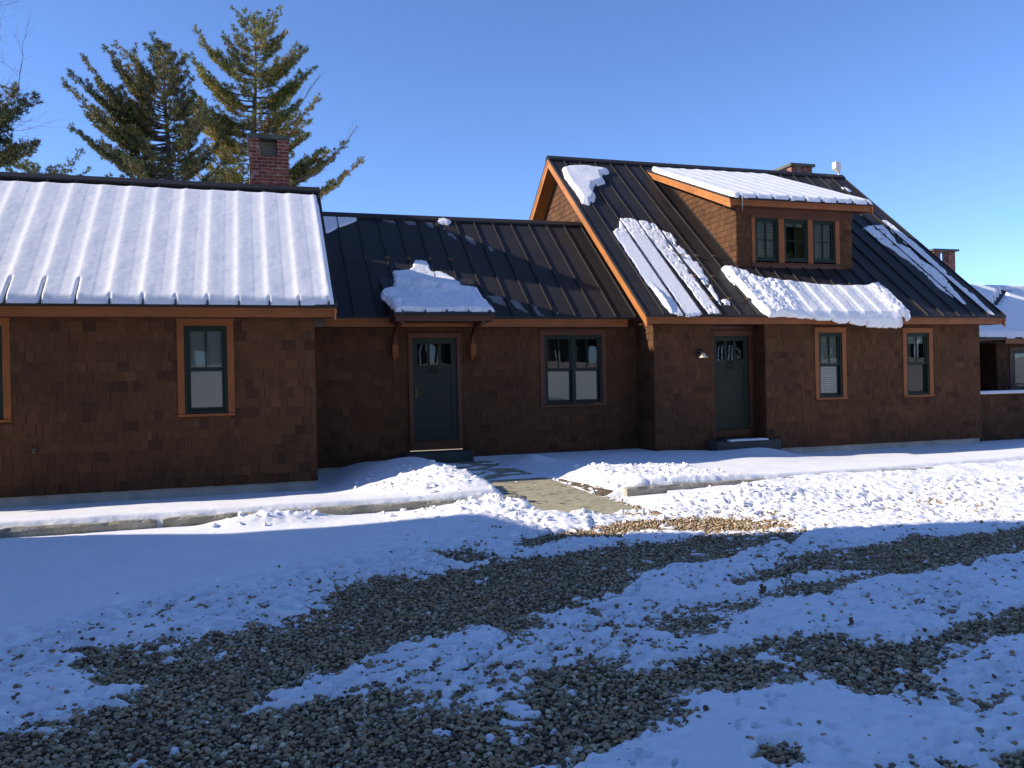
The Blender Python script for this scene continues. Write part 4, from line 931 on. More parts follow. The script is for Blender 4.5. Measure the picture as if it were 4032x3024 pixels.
# left wing blanket
def modL(X_, Y_, d, t):
    ph = (X_+3.39)/.463; fr = ph-np.round(ph); u = fr*.463
    q = np.clip((Y_-13.7)/3, 0, 1)
    bumpy = np.exp(-(np.where(u < 0, u/.06, u/.17))**2)*(.013+.006*(1-q))
    k = np.round(ph); amt = _h(k, k*0+3, 5)
    notch = np.exp(-((u+.008)/.013)**2)*(.8)*sst(-(Y_-13.7-(.0+.06*amt+.36*(X_ < -2.3)*1.0)), -.08, .05)*.16
    return np.maximum(t+np.clip(d/.06, 0, 1)*bumpy-notch*(d > 0), np.where(notch > .03, .0, .002))
patch('snow_sheet', 'smooth ribbed snow blanket covering the whole left wing roof', bL, [(-8.3, 13.72), (.98, 13.71), (1.33, 13.73), (1.31, 16.52), (-8.3, 16.52)], .075, .07, .02, (.12, .018), seed=1, mod=modL, group=None)
# mid roof
canopyb = lambda X_, Y_: np.maximum(bM(X_, Y_), np.where((X_ > 2.5) & (X_ < 4.55), CZ0+(Y_-CY0)*CS, -9))
patch('snow_patch', 'thin shaded snow patch at the top left of the middle roof', bM, toxy([(1.40, 4.0), (2.0, 3.98), (2.29, 3.92), (2.37, 3.75), (2.18, 3.57), (1.87, 3.33), (1.69, 3.14), (1.40, 3.0)], EM_), .03, .03, wob=(.1, .02), seed=2)
patch('snow_patch', 'tiny bright snow clod just under the middle ridge', bM, toxy([(4.19, 3.9), (4.40, 3.92), (4.55, 3.80), (4.42, 3.66), (4.21, 3.72)], EM_), .05, .05, wob=(.04, .02), seed=3, lump=.03)
T2 = T(1500, 1000, .3014)
cpx = T2([(190, 752), (60, 610), (0, 585), (0, 510), (120, 460), (165, 470), (200, 350), (160, 340), (150, 225), (350, 215), (410, 180), (440, 90), (490, 105), (600, 105), (640, 170), (670, 240), (750, 245), (860, 265), (960, 330), (1030, 420), (1070, 470), (1200, 470), (1290, 520), (1360, 620), (1475, 750)])
cpoly = []
for p in cpx:
    r = ray(*p); best = None
    ta = ((EM_[1]-EM_[0]*TAN)-CAMH)/(r[2]-TAN*r[1]); tb = ((CZ0-CY0*CS)-CAMH)/(r[2]-CS*r[1])
    A = Cm+r*ta; B = Cm+r*tb; q = B if (2.4 < B[0] < 4.6 and B[1] < 16.95) else A
    cpoly.append((q[0], max(q[1], 15.22)))
def modC(X_, Y_, d, t):
    ridge_ = np.exp(-((Y_-(16.45-.25*(X_-3.3)))/.12)**2)*np.clip(d/.05, 0, 1); return (t+ridge_*(.01+.05*cells(X_, Y_, .11, 3)))*(1-.45*sst(Y_, 16.5, 16.9))
cb_ = lambda X_, Y_: np.maximum(bM(X_, Y_), CZ0+(Y_-CY0)*CS)
patch('snow_patch', 'crusty snow heap lying on the canopy over the porch door', cb_, cpoly, .055, .05, wob=(.05, .05), seed=4, lump=.05, mod=modC)
# frost remains
FR = [[(2.92, 3.82), (3.18, 3.79), (3.22, 3.6), (3.05, 3.67), (2.94, 3.72)], [(3.36, 3.8), (3.68, 3.79), (3.7, 3.57), (3.51, 3.56)], [(3.85, 3.8), (4.09, 3.67), (4.1, 3.45), (3.95, 3.55)], [(4.27, 3.54), (4.5, 3.15), (4.5, 3.0), (4.36, 3.14)], [(4.71, 3.35), (4.94, 2.93), (4.90, 2.72), (4.74, 2.95)], [(5.12, 3.0), (5.28, 2.6), (5.20, 2.5)],
      [(4.68, .80), (5.02, .72), (5.02, .36), (4.79, .49)], [(5.16, .63), (5.32, .52), (5.47, .12), (5.17, .33)], [(5.58, .50), (5.69, .34), (5.72, .03), (5.59, .08)], [(6.02, .30), (6.10, .15), (6.05, .03)]]
V_, F_ = [], []; off = 0
for i, pl in enumerate(FR):
    pl = toxy(pl, EM_); P_ = np.array(pl); ax = np.arange(P_[:, 0].min()-.06, P_[:, 0].max()+.06, .012); ay = np.arange(P_[:, 1].min()-.06, P_[:, 1].max()+.06, .012); X_, Y_ = np.meshgrid(ax, ay)
    d = sdist(X_, Y_, pl)+fbm(X_, Y_, .1, 4, 400+i, .6)*.05; k = d > 0; ii = np.arange(X_.size).reshape(X_.shape)
    F = np.stack([ii[:-1, :-1], ii[:-1, 1:], ii[1:, 1:], ii[1:, :-1]], -1).reshape(-1, 4); F = F[k.ravel()[F].all(1)]
    V_.append(np.stack([X_.ravel(), Y_.ravel(), (bM(X_, Y_)+.006).ravel()], 1)); F_.append(F+off); off += X_.size
V_ = np.concatenate(V_); F_ = np.concatenate(F_); u = np.unique(F_); mp = np.zeros(len(V_), int); mp[u] = np.arange(len(u))
o = bpy.data.objects.new('frost', mesh_np('frost', V_[u], mp[F_], FROST, None, True)); link(o); tag(o, 'grey frost smears still clinging to the middle roof between shadow and sun', 'frost', kind='stuff')
# right roof
patch('snow_patch', 'thick smooth snow patch near the peak of the right wing gable', bR, toxy([(7.8, 6.47), (8.03, 6.59), (8.4, 6.66), (8.87, 6.62), (9.09, 6.56), (9.14, 6.44), (8.95, 6.35), (8.82, 6.27), (8.77, 5.99), (8.77, 5.85), (8.58, 5.73), (8.38, 5.61), (8.24, 5.3), (8.24, 5.04), (8.14, 4.81), (7.92, 4.61), (7.78, 4.68), (7.77, 5.35), (7.74, 6.01)], ER_), .11, .10, wob=(.1, .04), seed=5)
def modS(X_, Y_, d, t):
    ph = (X_-8.005)/.4444; u = (ph-np.round(ph))*.4444; k = np.round(ph)
    s_ = (Y_-ER_[0])/C40
    wide = .05+.09*sst(s_, 3.2, .3)*(X_ > 8.7)+.05*fbm(X_, Y_, .25, 3, 9)
    t = np.where((u > -.004) & (u < wide), t*0-.01+0*t, t)
    hole = fbm(X_, Y_, .10, 3, 501)*.6+fbm(X_, Y_, .5, 2, 502)*.3
    t = np.where((X_ > 8.9) & (s_ > 0), t-.075*np.clip(hole-.02, 0, 1)-.006*np.abs(fbm(X_, Y_, .07, 3, 504)), t)
    return t+.045*np.exp(-((X_-8.25)/.16)**2-((s_-.45)/.45)**2)*(d > 0)*(u > wide)*(cells(X_, Y_, .09, 4)+.5)+.03*sst(s_, 2.9, 3.4)*(t > 0)*(cells(X_, Y_, .1, 41))
patch('snow_patch', 'long melting snow strips between the roof seams left of the dormer', bR, toxy([(8.08, 3.29), (8.24, 3.39), (8.47, 3.93), (8.71, 3.97), (8.91, 3.81), (9.15, 3.86), (9.32, 3.69), (9.37, 3.43), (9.58, 3.3), (9.64, 3.0), (9.51, 2.85), (9.65, 2.58), (9.66, 2.26), (9.75, 2.06), (9.73, 1.8), (9.64, 1.54), (9.65, 1.24), (9.59, .86), (9.53, .44), (9.43, .03), (8.83, .02), (8.41, .0), (8.18, .04), (8.11, .5), (8.11, .83), (8.06, 1.44), (8.05, 2.39), (8.06, 2.98)], ER_), .024, .04, .014, wob=(.06, .07), seed=6, mod=modS)
patch('snow_clod', 'small snow clod beside a roof clamp above the recessed door', bR, toxy([(9.58, .52), (9.70, .55), (9.76, .46), (9.72, .36), (9.60, .38)], ER_), .04, .04, .012, wob=(.03, .02), seed=7, lump=.02)
# slab under the dormer, slid over the eave
def slab():
    outl = [(10.22, 1.79), (10.47, 1.74), (10.71, 1.58), (10.80, 1.38), (11.15, 1.31), (11.59, 1.25), (12.44, 1.18), (12.92, 1.14), (13.78, 1.18), (14.10, 1.28), (14.17, .88), (14.18, .44), (14.17, .1), (14.08, -.10), (14.02, -.13), (13.95, -.02), (13.86, -.02), (13.84, -.30), (13.3, -.29), (12.6, -.22), (12.0, -.16), (11.3, -.09), (10.8, -.05), (10.45, -.07), (10.34, .09), (10.28, .5), (10.26, 1.02), (10.19, 1.41)]
    r_ = .016; ax = np.arange(10.05, 14.35, r_); as_ = np.arange(-.40, 1.95, r_); X_, S_ = np.meshgrid(ax, as_)
    d = sdist(X_, S_, outl)+fbm(X_, S_, .25, 4, 600, .6)*.035
    ph = (X_-8.005)/.4444; u = (ph-np.round(ph))*.4444
    notch = np.exp(-(u/.02)**2)*sst(-S_, .02, .14); d = d-notch*.09*(S_ < 0)
    e = np.clip(d/.07, 0, 1); lump = sst(11.6-X_+.5*(S_-.8), -.3, .5)+sst(X_, 13.5, 13.9)*.7
    low_ = sst(-S_, -.06, .06); e = np.where(S_ < .05, np.clip(d/.03, 0, 1), e); t = (.085-.03*low_+.015*fbm(X_, S_, .5, 3, 601))*np.sqrt(e*(2-e))+e*((1-low_)*.016*np.exp(-(np.where(u < 0, u/.04, u/.22))**2)+.06*lump*(cells(X_, S_, .13, 31)-.3)+.02*lump*cells(X_, S_, .05, 33)+.004*fbm(X_, S_, .04, 2, 603))
    t = t-.06*np.exp(-((X_-11.05)/.05)**2-((S_-.45)/.03)**2)
    c, s = math.cos(R(40)), math.sin(R(40))
    # centre path: straight up the roof, curling down past the eave
    neg = np.clip(-S_-.03, 0, 1); ang = np.clip(neg/.10, 0, 1)*R(50)
    yy = ER_[0]+np.maximum(S_, -.03)*c-np.where(neg > 0, np.sin(R(50)-ang*.5)*np.minimum(neg, .10)*.6, 0)
    zz = ER_[1]+np.maximum(S_, -.03)*s-np.where(neg > 0, np.minimum(neg, .10)*.85+np.maximum(neg-.10, 0), 0)
    th = R(40)+ang
    ny, nz = -np.sin(th), np.cos(th)
    def surf(off): return np.stack([X_, yy+ny*off, zz+nz*off+.004], -1).reshape(-1, 3)
    Vt = surf(t); Vb = surf(np.where(S_ < 0, -.004, -.002)*np.ones_like(t))
    k = d > 0; i = np.arange(X_.size).reshape(X_.shape); F = np.stack([i[:-1, :-1], i[:-1, 1:], i[1:, 1:], i[1:, :-1]], -1).reshape(-1, 4)
    F = F[k.ravel()[F].any(1)]
    kb = ~k.ravel(); Vt[kb] = Vb[kb]
    F2 = F[:, ::-1]+X_.size; V = np.concatenate([Vt, Vb]); F = np.concatenate([F, F2]); uq = np.unique(F); mp = np.zeros(len(V), int); mp[uq] = np.arange(len(uq))
    o_ = bpy.data.objects.new('snow_slab', mesh_np('snow_slab', V[uq], mp[F], SNOWR, None, True)); link(o_)
    tag(o_, 'thick snow slab below the dormer sliding over the eave above two windows', 'snow', 'snow patches left on the roofs')
slab()
bD = lambda X_, Y_: DZ+(Y_-DE)*DS
def modD(X_, Y_, d, t):
    u = ((X_-10.561)/.435); u = (u-np.round(u))*.435; return t+np.clip(d/.06, 0, 1)*(.010*np.exp(-(u/.10)**2))-(d > 0)*np.exp(-(u/.03)**2)*sst(-(Y_-DE), -.07, -.02)*.06
patch('snow_sheet', 'even white snow sheet on the dormer roof', bD, [(10.40, DE+.01), (14.17, DE+.0), (14.17, DE+1.0), (14.16, yi-.35), (14.1, yi+.02), (10.50, yi-.02), (10.34, yi-.5), (10.35, DE+.6)], .075, .06, .022, (.1, .02), seed=8, mod=modD, group=None)
mb = MB(); mb.tube([(10.60, DE-.01, DZ+.03), (10.602, DE-.012, DZ-.09), (10.598, DE-.01, DZ-.22), (10.60, DE-.01, DZ-.33)], [.022, .016, .009, .002], 8); tag(obj('icicle', mb, ICE, origin=(10.6, DE, DZ-.33), smooth=True), 'single icicle hanging from the left corner of the dormer eave', 'icicle')
patch('snow_patch', 'thin snow streak on the shaded roof right of the dormer', bR, toxy([(15.53, 4.03), (16.04, 4.24), (16.37, 4.26), (16.31, 3.83), (16.19, 3.27), (16.38, 3.06), (16.33, 2.53), (16.50, 1.94), (16.34, 1.25), (16.17, .47), (16.07, .51), (15.9, 1.14), (15.95, 1.72), (15.88, 2.31), (15.8, 2.82), (15.65, 3.24), (15.61, 3.62)], ER_), .022, .04, .016, wob=(.05, .07), seed=9, mod=lambda X_, Y_, d, t: t-.05*np.clip(fbm(X_, Y_, .15, 4, 801)-.1, 0, 1))
patch('snow_patch', 'long thin snow streak beside the right-hand roof edge', bR, toxy([(16.47, 4.53), (16.71, 4.49), (16.74, 4.03), (16.77, 3.36), (16.74, 2.71), (16.66, 1.64), (16.74, .93), (16.64, .08), (16.55, .12), (16.47, .61), (16.48, 1.4), (16.52, 2.34), (16.44, 3.01), (16.45, 3.78)], ER_), .025, .04, .016, wob=(.05, .05), seed=10, mod=lambda X_, Y_, d, t: t-.04*np.clip(fbm(X_, Y_, .12, 4, 803)-.1, 0, 1))
patch('snow_clod', 'little snow clod near the top right roof edge', bR, toxy([(16.42, 6.45), (16.58, 6.44), (16.67, 6.21), (16.48, 6.15)], ER_), .035, .05, .014, wob=(.04, .02), seed=11)
patch('snow_clod', 'snow left on the step of the recessed door', lambda X_, Y_: .325+0*X_, [(9.5, 15.12), (10.45, 15.11), (10.5, 15.3), (10.0, 15.4), (9.55, 15.3)], .03, .04, .016, wob=(.1, .03), seed=12, mat_=SNOW, group=None)

# ------------------------------------------------------------------ far wing on the right
wing = empty('house_wing', (25, 20, 0), 'low shingled building with snowy roof at the far right beyond the low wall', 'building')
def wobj(n, mb, m_): return obj(n, mb, m_, wing)
WE, WY = 2.66, 18.6
mb = MB(); mb.prism_x([(WY, WE), (21.05, WE+2.45*.70), (23.5, WE), (23.5, WE-.04), (21.05, WE+2.45*.70-.05), (WY, WE-.04)], 18.6, 34); wr = wobj('roof', mb, METAL)
shingle_wall('wall', (0, 19, 0), (1, 0, 0), (0, -1, 0), 21.0, 33, .0, 2.6, [(21.62, 23.6, .6, 2.28)], expo=.14, parent=wing, seed=30)
shingle_wall('porch_wall', (0, 21.2, 0), (1, 0, 0), (0, -1, 0), 16.6, 21.0, .0, 2.6, expo=.2, parent=wing, seed=31)
shingle_wall('side_wall', (21.0, 0, 0), (0, 1, 0), (-1, 0, 0), 19, 21.2, .0, 2.6, expo=.2, parent=wing, seed=32)
shingle_wall('end_wall', (33, 0, 0), (0, 1, 0), (1, 0, 0), 19, 23.2, .0, 2.6, expo=.2, parent=wing, seed=33)
shingle_wall('rear_wall', (0, 23.2, 0), (1, 0, 0), (0, 1, 0), 16.6, 33, .0, 2.6, expo=.3, parent=wing, seed=34)
mb = MB(); mb.box(20.98, 33.3, 18.66, 18.69, 2.48, 2.62); wobj('fascia', mb, CEDAR); mb = MB(); mb.box(18.7, 33, 18.7, 21.2, 2.52, 2.53); wobj('soffit', mb, CEDARD)
mb = MB(); mb.box(21.47, 21.60, 18.96, 19.02, .6, 2.285); obj('casing', mb, CEDARD, wing); mb = MB(); mb.box(21.47, 23.7, 18.955, 19.02, 2.29, 2.38); obj('casing', mb, CEDARD, wing)
mb = MB(); mb.box(21.61, 21.68, 18.98, 19.05, .6, 2.28); mb.box(21.68, 23.6, 18.98, 19.05, 2.2, 2.28); mb.box(22.6, 22.67, 18.98, 19.05, .6, 2.2); wf = wobj('window', mb, GREEN)
mb = MB(); mb.quad((21.68, 19.02, .6), (22.6, 19.02, .6), (22.6, 19.02, 2.2), (21.68, 19.02, 2.2)); mb.quad((22.67, 19.02, .6), (23.6, 19.02, .6), (23.6, 19.02, 2.2), (22.67, 19.02, 2.2)); obj('pane', mb, GLASS, wf)
mb = MB(); mb.box(21.6, 23.6, 19.35, 19.36, .5, 2.3); obj('blind', mb, SHADE, wf)
bW = lambda X_, Y_: np.where(Y_ < 21.05, WE+(Y_-WY)*.70, WE+(42.1-Y_-WY)*.70)
def modW(X_, Y_, d, t):
    # bare zigzag line of metal running down from the ridge
    def hit(px_, py_):
        q = ray(px_, py_); return Cm+q*((WE-WY*.70-CAMH)/(q[2]-.70*q[1]))
    A, B = hit(3914, 1210), hit(3958, 1150); t_ = np.clip(((X_-A[0])*(B[0]-A[0])+(Y_-A[1])*(B[1]-A[1]))/((B[0]-A[0])**2+(B[1]-A[1])**2), 0, 1)
    dd_ = np.hypot(X_-A[0]-t_*(B[0]-A[0]), Y_-A[1]-t_*(B[1]-A[1]))
    g_ = dd_ < .11+.03*np.sign(np.sin(t_*28)); g_ |= (X_ > B[0]) & (np.abs(Y_-B[1]) < .07)
    return np.where(g_, -.01, t)
patch('snow_sheet', 'shaded snow sheet on the far right building with a bare crooked line', bW, [(18.65, 18.60), (20.2, 18.66), (21.05, 18.60), (33.9, 18.61), (33.9, 23.4), (18.65, 23.4)], .11, .08, .04, (.2, .05), seed=13, mod=modW, group=None)
mb = MB(); mb.box(21.62, 22.52, 21.9, 22.2, 2.8, 5.36)
for p, q in ((21.62, 21.90), (22.27, 22.52)):
    for c, d in ((21.9, 22.2),): mb.box(p, q, c, d, 5.361, 5.71)
ch = wobj('chimney', mb, BRICK); mb = MB(); mb.box(21.52, 22.60, 21.8, 22.35, 5.711, 5.775); obj('capstone', mb, CAPM, ch)
# low wall
lw = empty('low_wall', (19, 16, 0), 'low brown shingled wall with snow along its top at the right', 'wall')
mb = MB(); mb.box(16.56, 27, 15.98, 16.12, -.3, 1.10); obj('wall_core', mb, CEDARD, lw)
shingle_wall('shingles', (0, 15.978, 0), (1, 0, 0), (0, -1, 0), 16.58, 27, -.05, 1.10, expo=.14, parent=lw, seed=40)
mb = MB(); mb.box(16.56, 27, 15.93, 16.17, 1.101, 1.135); obj('coping', mb, CEDAR, lw)
patch('snow_strip', 'narrow strip of snow on top of the low wall at right', lambda X_, Y_: 1.135+0*X_, [(16.58, 15.93), (26.9, 15.93), (26.9, 16.17), (16.58, 16.17)], .05, .05, .02, (.1, .01), seed=14, mat_=SNOW, group=None)

# ------------------------------------------------------------------ trees
def pine(name, loc, top, prof, seed, nmat, label, zlow, lean=0, per=6, tuft=.16, dens=1., gold=0, asc=.45, step_=.5, group='pines standing behind the house', bare=0, limbs=()):
    rs = np.random.default_rng(seed); loc = np.array(loc, float); H = top-loc[2]
    root = empty(name, tuple(loc), label, 'tree', group)
    tr = MB(); zs = np.linspace(0, H, 16); cen = lambda z: loc+np.array([lean*z+.12*math.sin(z*.5+seed), .10*math.cos(z*.4), z])
    rad = lambda z: max(.015, .30*(1-z/H)**.8*(H/18))
    tr.tube([cen(z) for z in zs], [rad(z) for z in zs], 9)
    NV, NC = [], []
    def addtufts(pts, dirs, goldv):
        pts = np.array(pts); dirs = np.array(dirs); n = len(pts); k = 11
        if n == 0: return
        p = np.repeat(pts, k, 0); d = np.repeat(dirs, k, 0)
        dd = d*rs.uniform(.1, .9, (n*k, 1))+rs.normal(0, .7, (n*k, 3)); dd[:, 2] += .12; dd /= np.linalg.norm(dd, axis=1)[:, None]
        ln = rs.uniform(.6, 1.15, (n*k, 1))*tuft*.8
        sd = np.cross(dd, rs.normal(size=(n*k, 3))); sd /= np.linalg.norm(sd, axis=1)[:, None]+1e-9; wd = tuft*.075
        q = p+rs.normal(0, .018, p.shape)
        tri = np.stack([q-sd*wd, q+sd*wd, q+dd*ln+sd*wd*.35, q+dd*ln-sd*wd*.35], 1); NV.append(tri.reshape(-1, 3))
        c = np.repeat(np.clip(np.array(goldv), 0, 1), k*4); NC.append(c)
    z = zlow; jobs = []
    while z < H-.25:
        d = H-z; L0 = np.interp(d, prof[0], prof[1]); nb = rs.integers(per-1, per+2); a0 = rs.uniform(0, 6.28)
        for b in range(nb):
            a = a0+2*math.pi*b/nb+rs.normal(0, .25); L_ = L0*rs.uniform(.55, 1.18)
            if rs.random() < .08: L_ *= 1.15
            if rs.random() < .10: continue
            jobs.append((z+rs.uniform(-.12, .12), a, L_, None))
        z += step_*rs.uniform(.75, 1.25)
    for (lx, ly, zz, dead_) in limbs:
        e_ = onY(lx, ly, loc[1]); dx = e_[0]-cen(e_[2])[0]; yo = rs.uniform(-.5, .5)*abs(dx); L_ = math.hypot(dx, yo); z0_ = e_[2]-zz*L_
        for q_ in range(1 if dead_ else 3): jobs.append((z0_-.25*q_, math.atan2(yo*(1-1.6*q_)*(1 if q_ < 2 else -.3), dx), L_*(1-.14*q_), (zz, dead_)))
    if True:
        for (z, a, L_, ex) in jobs:
            d = H-z
            st = cen(z); hd = np.array([math.cos(a), math.sin(a), 0]); rise = ex[0] if ex else asc*np.interp(d, [0, 2, 6, 12], [1.5, 1.0, .55, .15])+rs.normal(0, .10)
            pts = []; n = 9
            for i in range(n):
                t = i/(n-1); pts.append(st+hd*L_*t+np.array([0, 0, 1])*L_*(rise*t-.22*math.sin(math.pi*t)*.6+.18*t**3)+rs.normal(0, .02*L_, 3)*t)
            r0 = min(rad(z)*.5, .012+.012*L_); tr.tube(pts, [max(.004, r0*(1-.85*i/(n-1))) for i in range(n)], 5, False)
            dead = ex[1] if ex else rs.random() < bare
            pts = np.array(pts); gb = rs.normal(0, .16)+gold
            tp, td, tg = [], [], []
            ns = max(3, int(L_/.115*dens))
            for j in range(ns):
                t = .22+.78*(j+rs.uniform(0, .9))/ns; t = min(t, 1); f = t*(n-1); i = min(int(f), n-2); p = pts[i]*(1-f+i)+pts[i+1]*(f-i)
                dv = pts[i+1]-pts[i]; dv /= np.linalg.norm(dv); sd = np.cross(dv, (0, 0, 1)); sd /= np.linalg.norm(sd)+1e-9
                sgn = 1 if j % 2 else -1; sl = (.28+.42*min(L_, 3)/3)*(1.15-t*.75)*rs.uniform(.5, 1.2)*(1.35 if ex else 1)
                sv = dv*.75+sd*sgn*rs.uniform(.5, 1.0)+np.array([0, 0, rs.uniform(.0, .45)]); sv /= np.linalg.norm(sv)
                e = p+sv*sl; tr.tube([p, (p+e)/2+rs.normal(0, .02, 3), e], [.009, .006, .003], 3, False)
                if dead: 
                    for _ in range(2): tr.tube([e, e+sv*.2+rs.normal(0, .1, 3)], [.003, .002], 3, False)
                    continue
                kk = max(2, int(sl/.062))
                for m_ in range(kk):
                    tt = .3+.7*(m_+1)/kk; tp.append(p+sv*sl*tt+rs.normal(0, .045, 3)); td.append(sv*.8+np.array([0, 0, .35])); tg.append(.42+gb+rs.normal(0, .16)+(.22 if gold and tt < .7 else -.05))
            for m_ in range(4):
                tp.append(pts[-1]+rs.normal(0, .05, 3)); td.append((pts[-1]-pts[-2])/np.linalg.norm(pts[-1]-pts[-2])); tg.append(.4+gb)
            if not dead: addtufts(tp, td, tg)
    tp = [cen(H)+np.array([rs.normal(0, .05), rs.normal(0, .05), -rs.uniform(0, .5)]) for _ in range(14)]; addtufts(tp, [(0, 0, 1)]*14, [.35+gold]*14)
    obj('trunk', tr, BARK, root)
    V = np.concatenate(NV); F = np.arange(len(V)).reshape(-1, 4)
    o_ = bpy.data.objects.new('crown', mesh_np('crown', V, F, nmat, np.concatenate(NC))); link(o_, root)
    return root
Q = lambda p, dead=0: [(a*.712, b*.712, c, dead) for a, b, c in p]
pine('pine_tree', (-3.3, 38, 0), 16.4, ([0, .6, 1.5, 3, 5, 8], [.25, .55, 1.2, 1.9, 2.1, 2.6]), 3, NEEDLE1, 'dark green pine, the left of the two trees behind the snowy roof', 7, lean=.01, gold=.12, per=6, dens=1.1, step_=.45, asc=.6,
     limbs=Q([(400, 500, .35), (478, 440, .5), (590, 340, .6), (410, 625, .2), (412, 805, .12), (500, 700, .2), (715, 310, .9), (640, 420, .6), (955, 290, 2.2), (1005, 315, 1.6), (1150, 880, .0), (1140, 690, .2), (560, 620, .3), (520, 520, .4), (640, 880, 0), (560, 840, .1), (1080, 560, .3), (1100, 930, -.1)]))
pine('pine_tree', (.45, 42, 0), 19.8, ([0, 1, 3, 5, 6.5, 8.5, 12], [.6, 1.2, 1.7, 1.9, 2.0, 2.6, 3.0]), 5, NEEDLE2, 'tall golden-tinged pine rising behind the brick chimney', 8, gold=.15, per=6, dens=1.05, step_=.5, bare=.07, asc=.42,
     limbs=Q([(1080, 235, .45), (1048, 375, .35), (1060, 560, .3), (1105, 440, .4), (1035, 590, .3), (1100, 715, .15), (1700, 292, .4), (1580, 185, .6), (1735, 440, .4), (1660, 460, .4), (1745, 665, .2), (1680, 600, .3), (1640, 330, .5), (1240, 250, .6), (1985, 1025, .1), (1900, 905, .2), (1830, 880, .15), (1760, 930, .1), (1200, 970, 0), (1130, 800, .1), (1720, 780, .1)])+Q([(1790, 468, .5), (1950, 880, .3)], 1))
pine('pine_tree', (-9.2, 30, 0), 11.0, ([0, 1, 2.5, 5], [.4, .8, 1.5, 2.0]), 8, NEEDLE1, 'dark pine half out of the picture at the left edge', 6, gold=-.05, per=6, dens=1.1, step_=.5,
     limbs=Q([(200, 612, .2), (120, 580, .3), (85, 725, .2), (190, 880, -.1), (150, 840, 0), (60, 780, .1)]))
pine('pine_tree', (-10.6, 50, 0), 13.9, ([0, 1, 2.5, 5], [1.4, 2.4, 3.0, 3.5]), 9, NEEDLE2, 'low olive pine top just peeping over the left roof ridge', 8, gold=0, per=6, step_=.5, asc=.2)

def bare_tree(name, loc, h, seed, label, spread=.5, r0=.05, depth=5, cat='tree', dir0=(0, 0, 1), first=.35):
    rs = np.random.default_rng(seed); root = empty(name, loc, label, cat); mb = MB()
    def br(p, d, L_, r, k):
        pts = [p]; dd = d.copy()
        for i in range(4):
            dd = dd+rs.normal(0, .13, 3); dd[2] += .05; dd /= np.linalg.norm(dd); pts.append(pts[-1]+dd*L_/4)
        mb.tube(pts, [r*(1-.15*i) for i in range(5)], 5 if k > 2 else 3, False)
        if k == 0: return
        for _ in range(rs.integers(3, 5)):
            i = rs.integers(1, 5); nd = dd+rs.normal(0, spread, 3); nd /= np.linalg.norm(nd); br(pts[i], nd, L_*rs.uniform(.5, .8), r*.5, k-1)
    br(np.array(loc, float), np.array(dir0, float), h*first, r0, depth); obj('branches', mb, TWIG, root); return root
bare_tree('bare_tree', (-7.9, 30.5, 6.0) if False else (-13.3, 31, 0), 13.5, 21, 'leafless brownish twigs of a tree at the upper left edge', .5, .12, 5, first=.60)
SHX = float(onY(4012, 1500, 17.4)[0])
bare_tree('bare_shrub', (SHX, 17.4, .1), 3.4, 12, 'leafless shrub in front of the far window at the right edge', .38, .022, 4, 'shrub', first=.40)

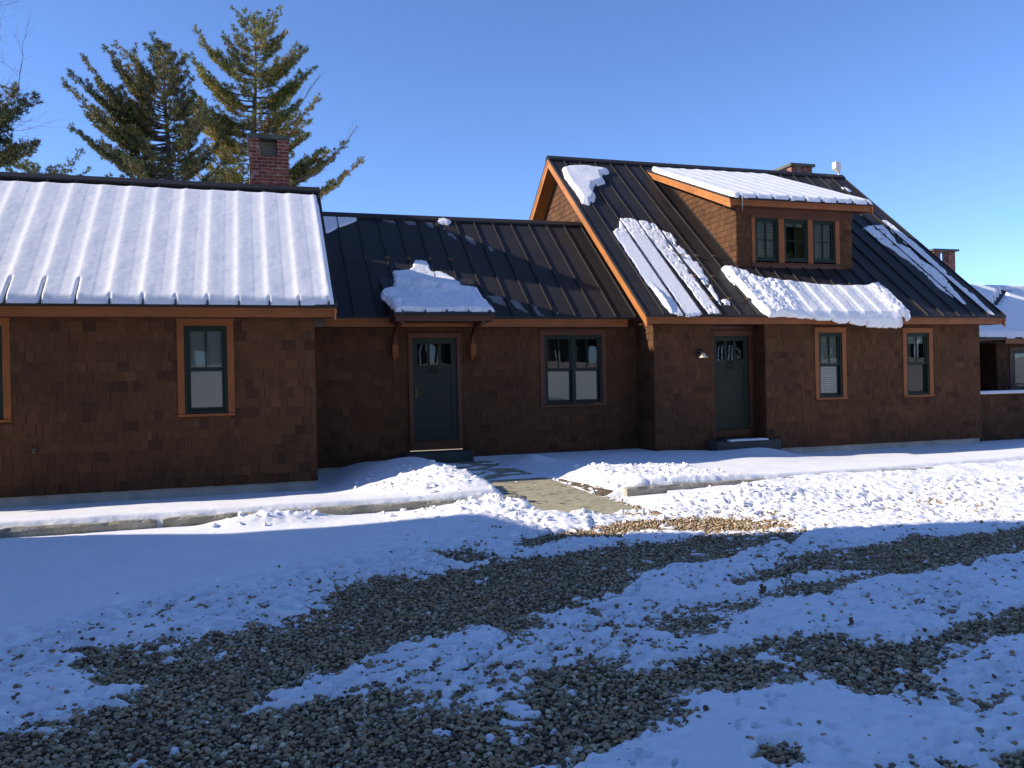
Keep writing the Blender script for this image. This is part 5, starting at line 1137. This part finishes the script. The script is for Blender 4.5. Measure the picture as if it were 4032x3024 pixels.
# ------------------------------------------------------------------ off-frame: an added shadow caster, and woods that fill the reflections
bn = empty('shadow_caster', (-17, 7, 0), 'tall gabled shadow caster added outside the picture to the left', 'shadow_caster')  # unseen building added to throw the long shadow over the driveway
mb = MB(); prof = [(1.9, 0), (11.95, 0), (11.95, 3.6), (11.0, 5.75), (11.75, 5.9), (11.7, 6.35), (10.75, 6.6), (10.35, 7.4), (10.3, 8.8), (9.4, 10.9), (7, 13.2), (4.6, 10.9), (3.8, 8.8), (3.0, 6.1), (1.9, 3.6)]  # silhouette shaped to give the wanted shadow edge, bump included
mb.prism_x(prof, -26, -10); obj('wall', mb, CASTER, bn)
mb = MB()
for a, b in [q for q in zip(prof[2:-1], prof[3:]) if q[0][0] > q[1][0] or q[0][0] < 7]:
    A, B = np.array(a), np.array(b); n_ = np.array([-(B-A)[1], (B-A)[0]]); n_ = n_/np.linalg.norm(n_)*.05*(-1)
    mb.prism_x([tuple(A+n_*.02), tuple(B+n_*.02), tuple(B+n_), tuple(A+n_)], -26.2, -9.99)
obj('roof', mb, METAL, bn)
mb = MB(); mb.box(-9.99, -9.95, 6, 8.4, .0, 3.2); obj('door', mb, CEDARV, bn)
fr = random.Random(5); mb = MB()
for i in range(520):
    x = fr.uniform(-60, 85); y = fr.uniform(-75, -35); hh = fr.uniform(17, 27); z0 = 2.9; rr = fr.uniform(2.2, 4.2)
    mb.tube([(x, y, z0), (x+.1, y, z0+hh*.5)], [.2, .12], 5, False, col=.1)
    for k in range(5):
        zz = z0+hh*(.18+.17*k); r_ = rr*(1-.18*k); n_ = 9; vs = [(x+r_*fr.uniform(.7, 1.15)*math.cos(2*math.pi*q/n_), y+r_*fr.uniform(.7, 1.15)*math.sin(2*math.pi*q/n_), zz+fr.uniform(-.3, .3)) for q in range(n_)]+[(x, y, zz+hh*.28)]
        mb.add(vs, [(q, (q+1) % n_, n_) for q in range(n_)], fr.uniform(.1, .6))
o = obj('woods', mb, NEEDLE1); tag(o, kind='stuff')

# ------------------------------------------------------------------ small litter on the driveway
def leaf(px, py, s, label, seed):
    rs = random.Random(seed); c = onZ(px, py, .05); mb = MB()
    for k in range(4):
        a = rs.uniform(0, 6.28); d = np.array([math.cos(a), math.sin(a), rs.uniform(.2, 1.2)])*s*rs.uniform(.5, 1); e = np.array([-math.sin(a), math.cos(a), .2])*s*.28
        p = np.array([c[0], c[1], .03]); mb.add([p-e*.3, p+d*.5-e, p+d, p+d*.55+e+np.array([0, 0, s*.25])], [(0, 1, 2, 3)])
    tag(obj('fallen_leaf', mb, LEAF, origin=(c[0], c[1], .03)), label, 'leaf')
leaf(2998, 2330, .075, 'curled dark leaf on the snow near the middle wheel tracks', 1)
leaf(3345, 2455, .06, 'small brown leaf scrap on the snow right of the curled dark one', 2)
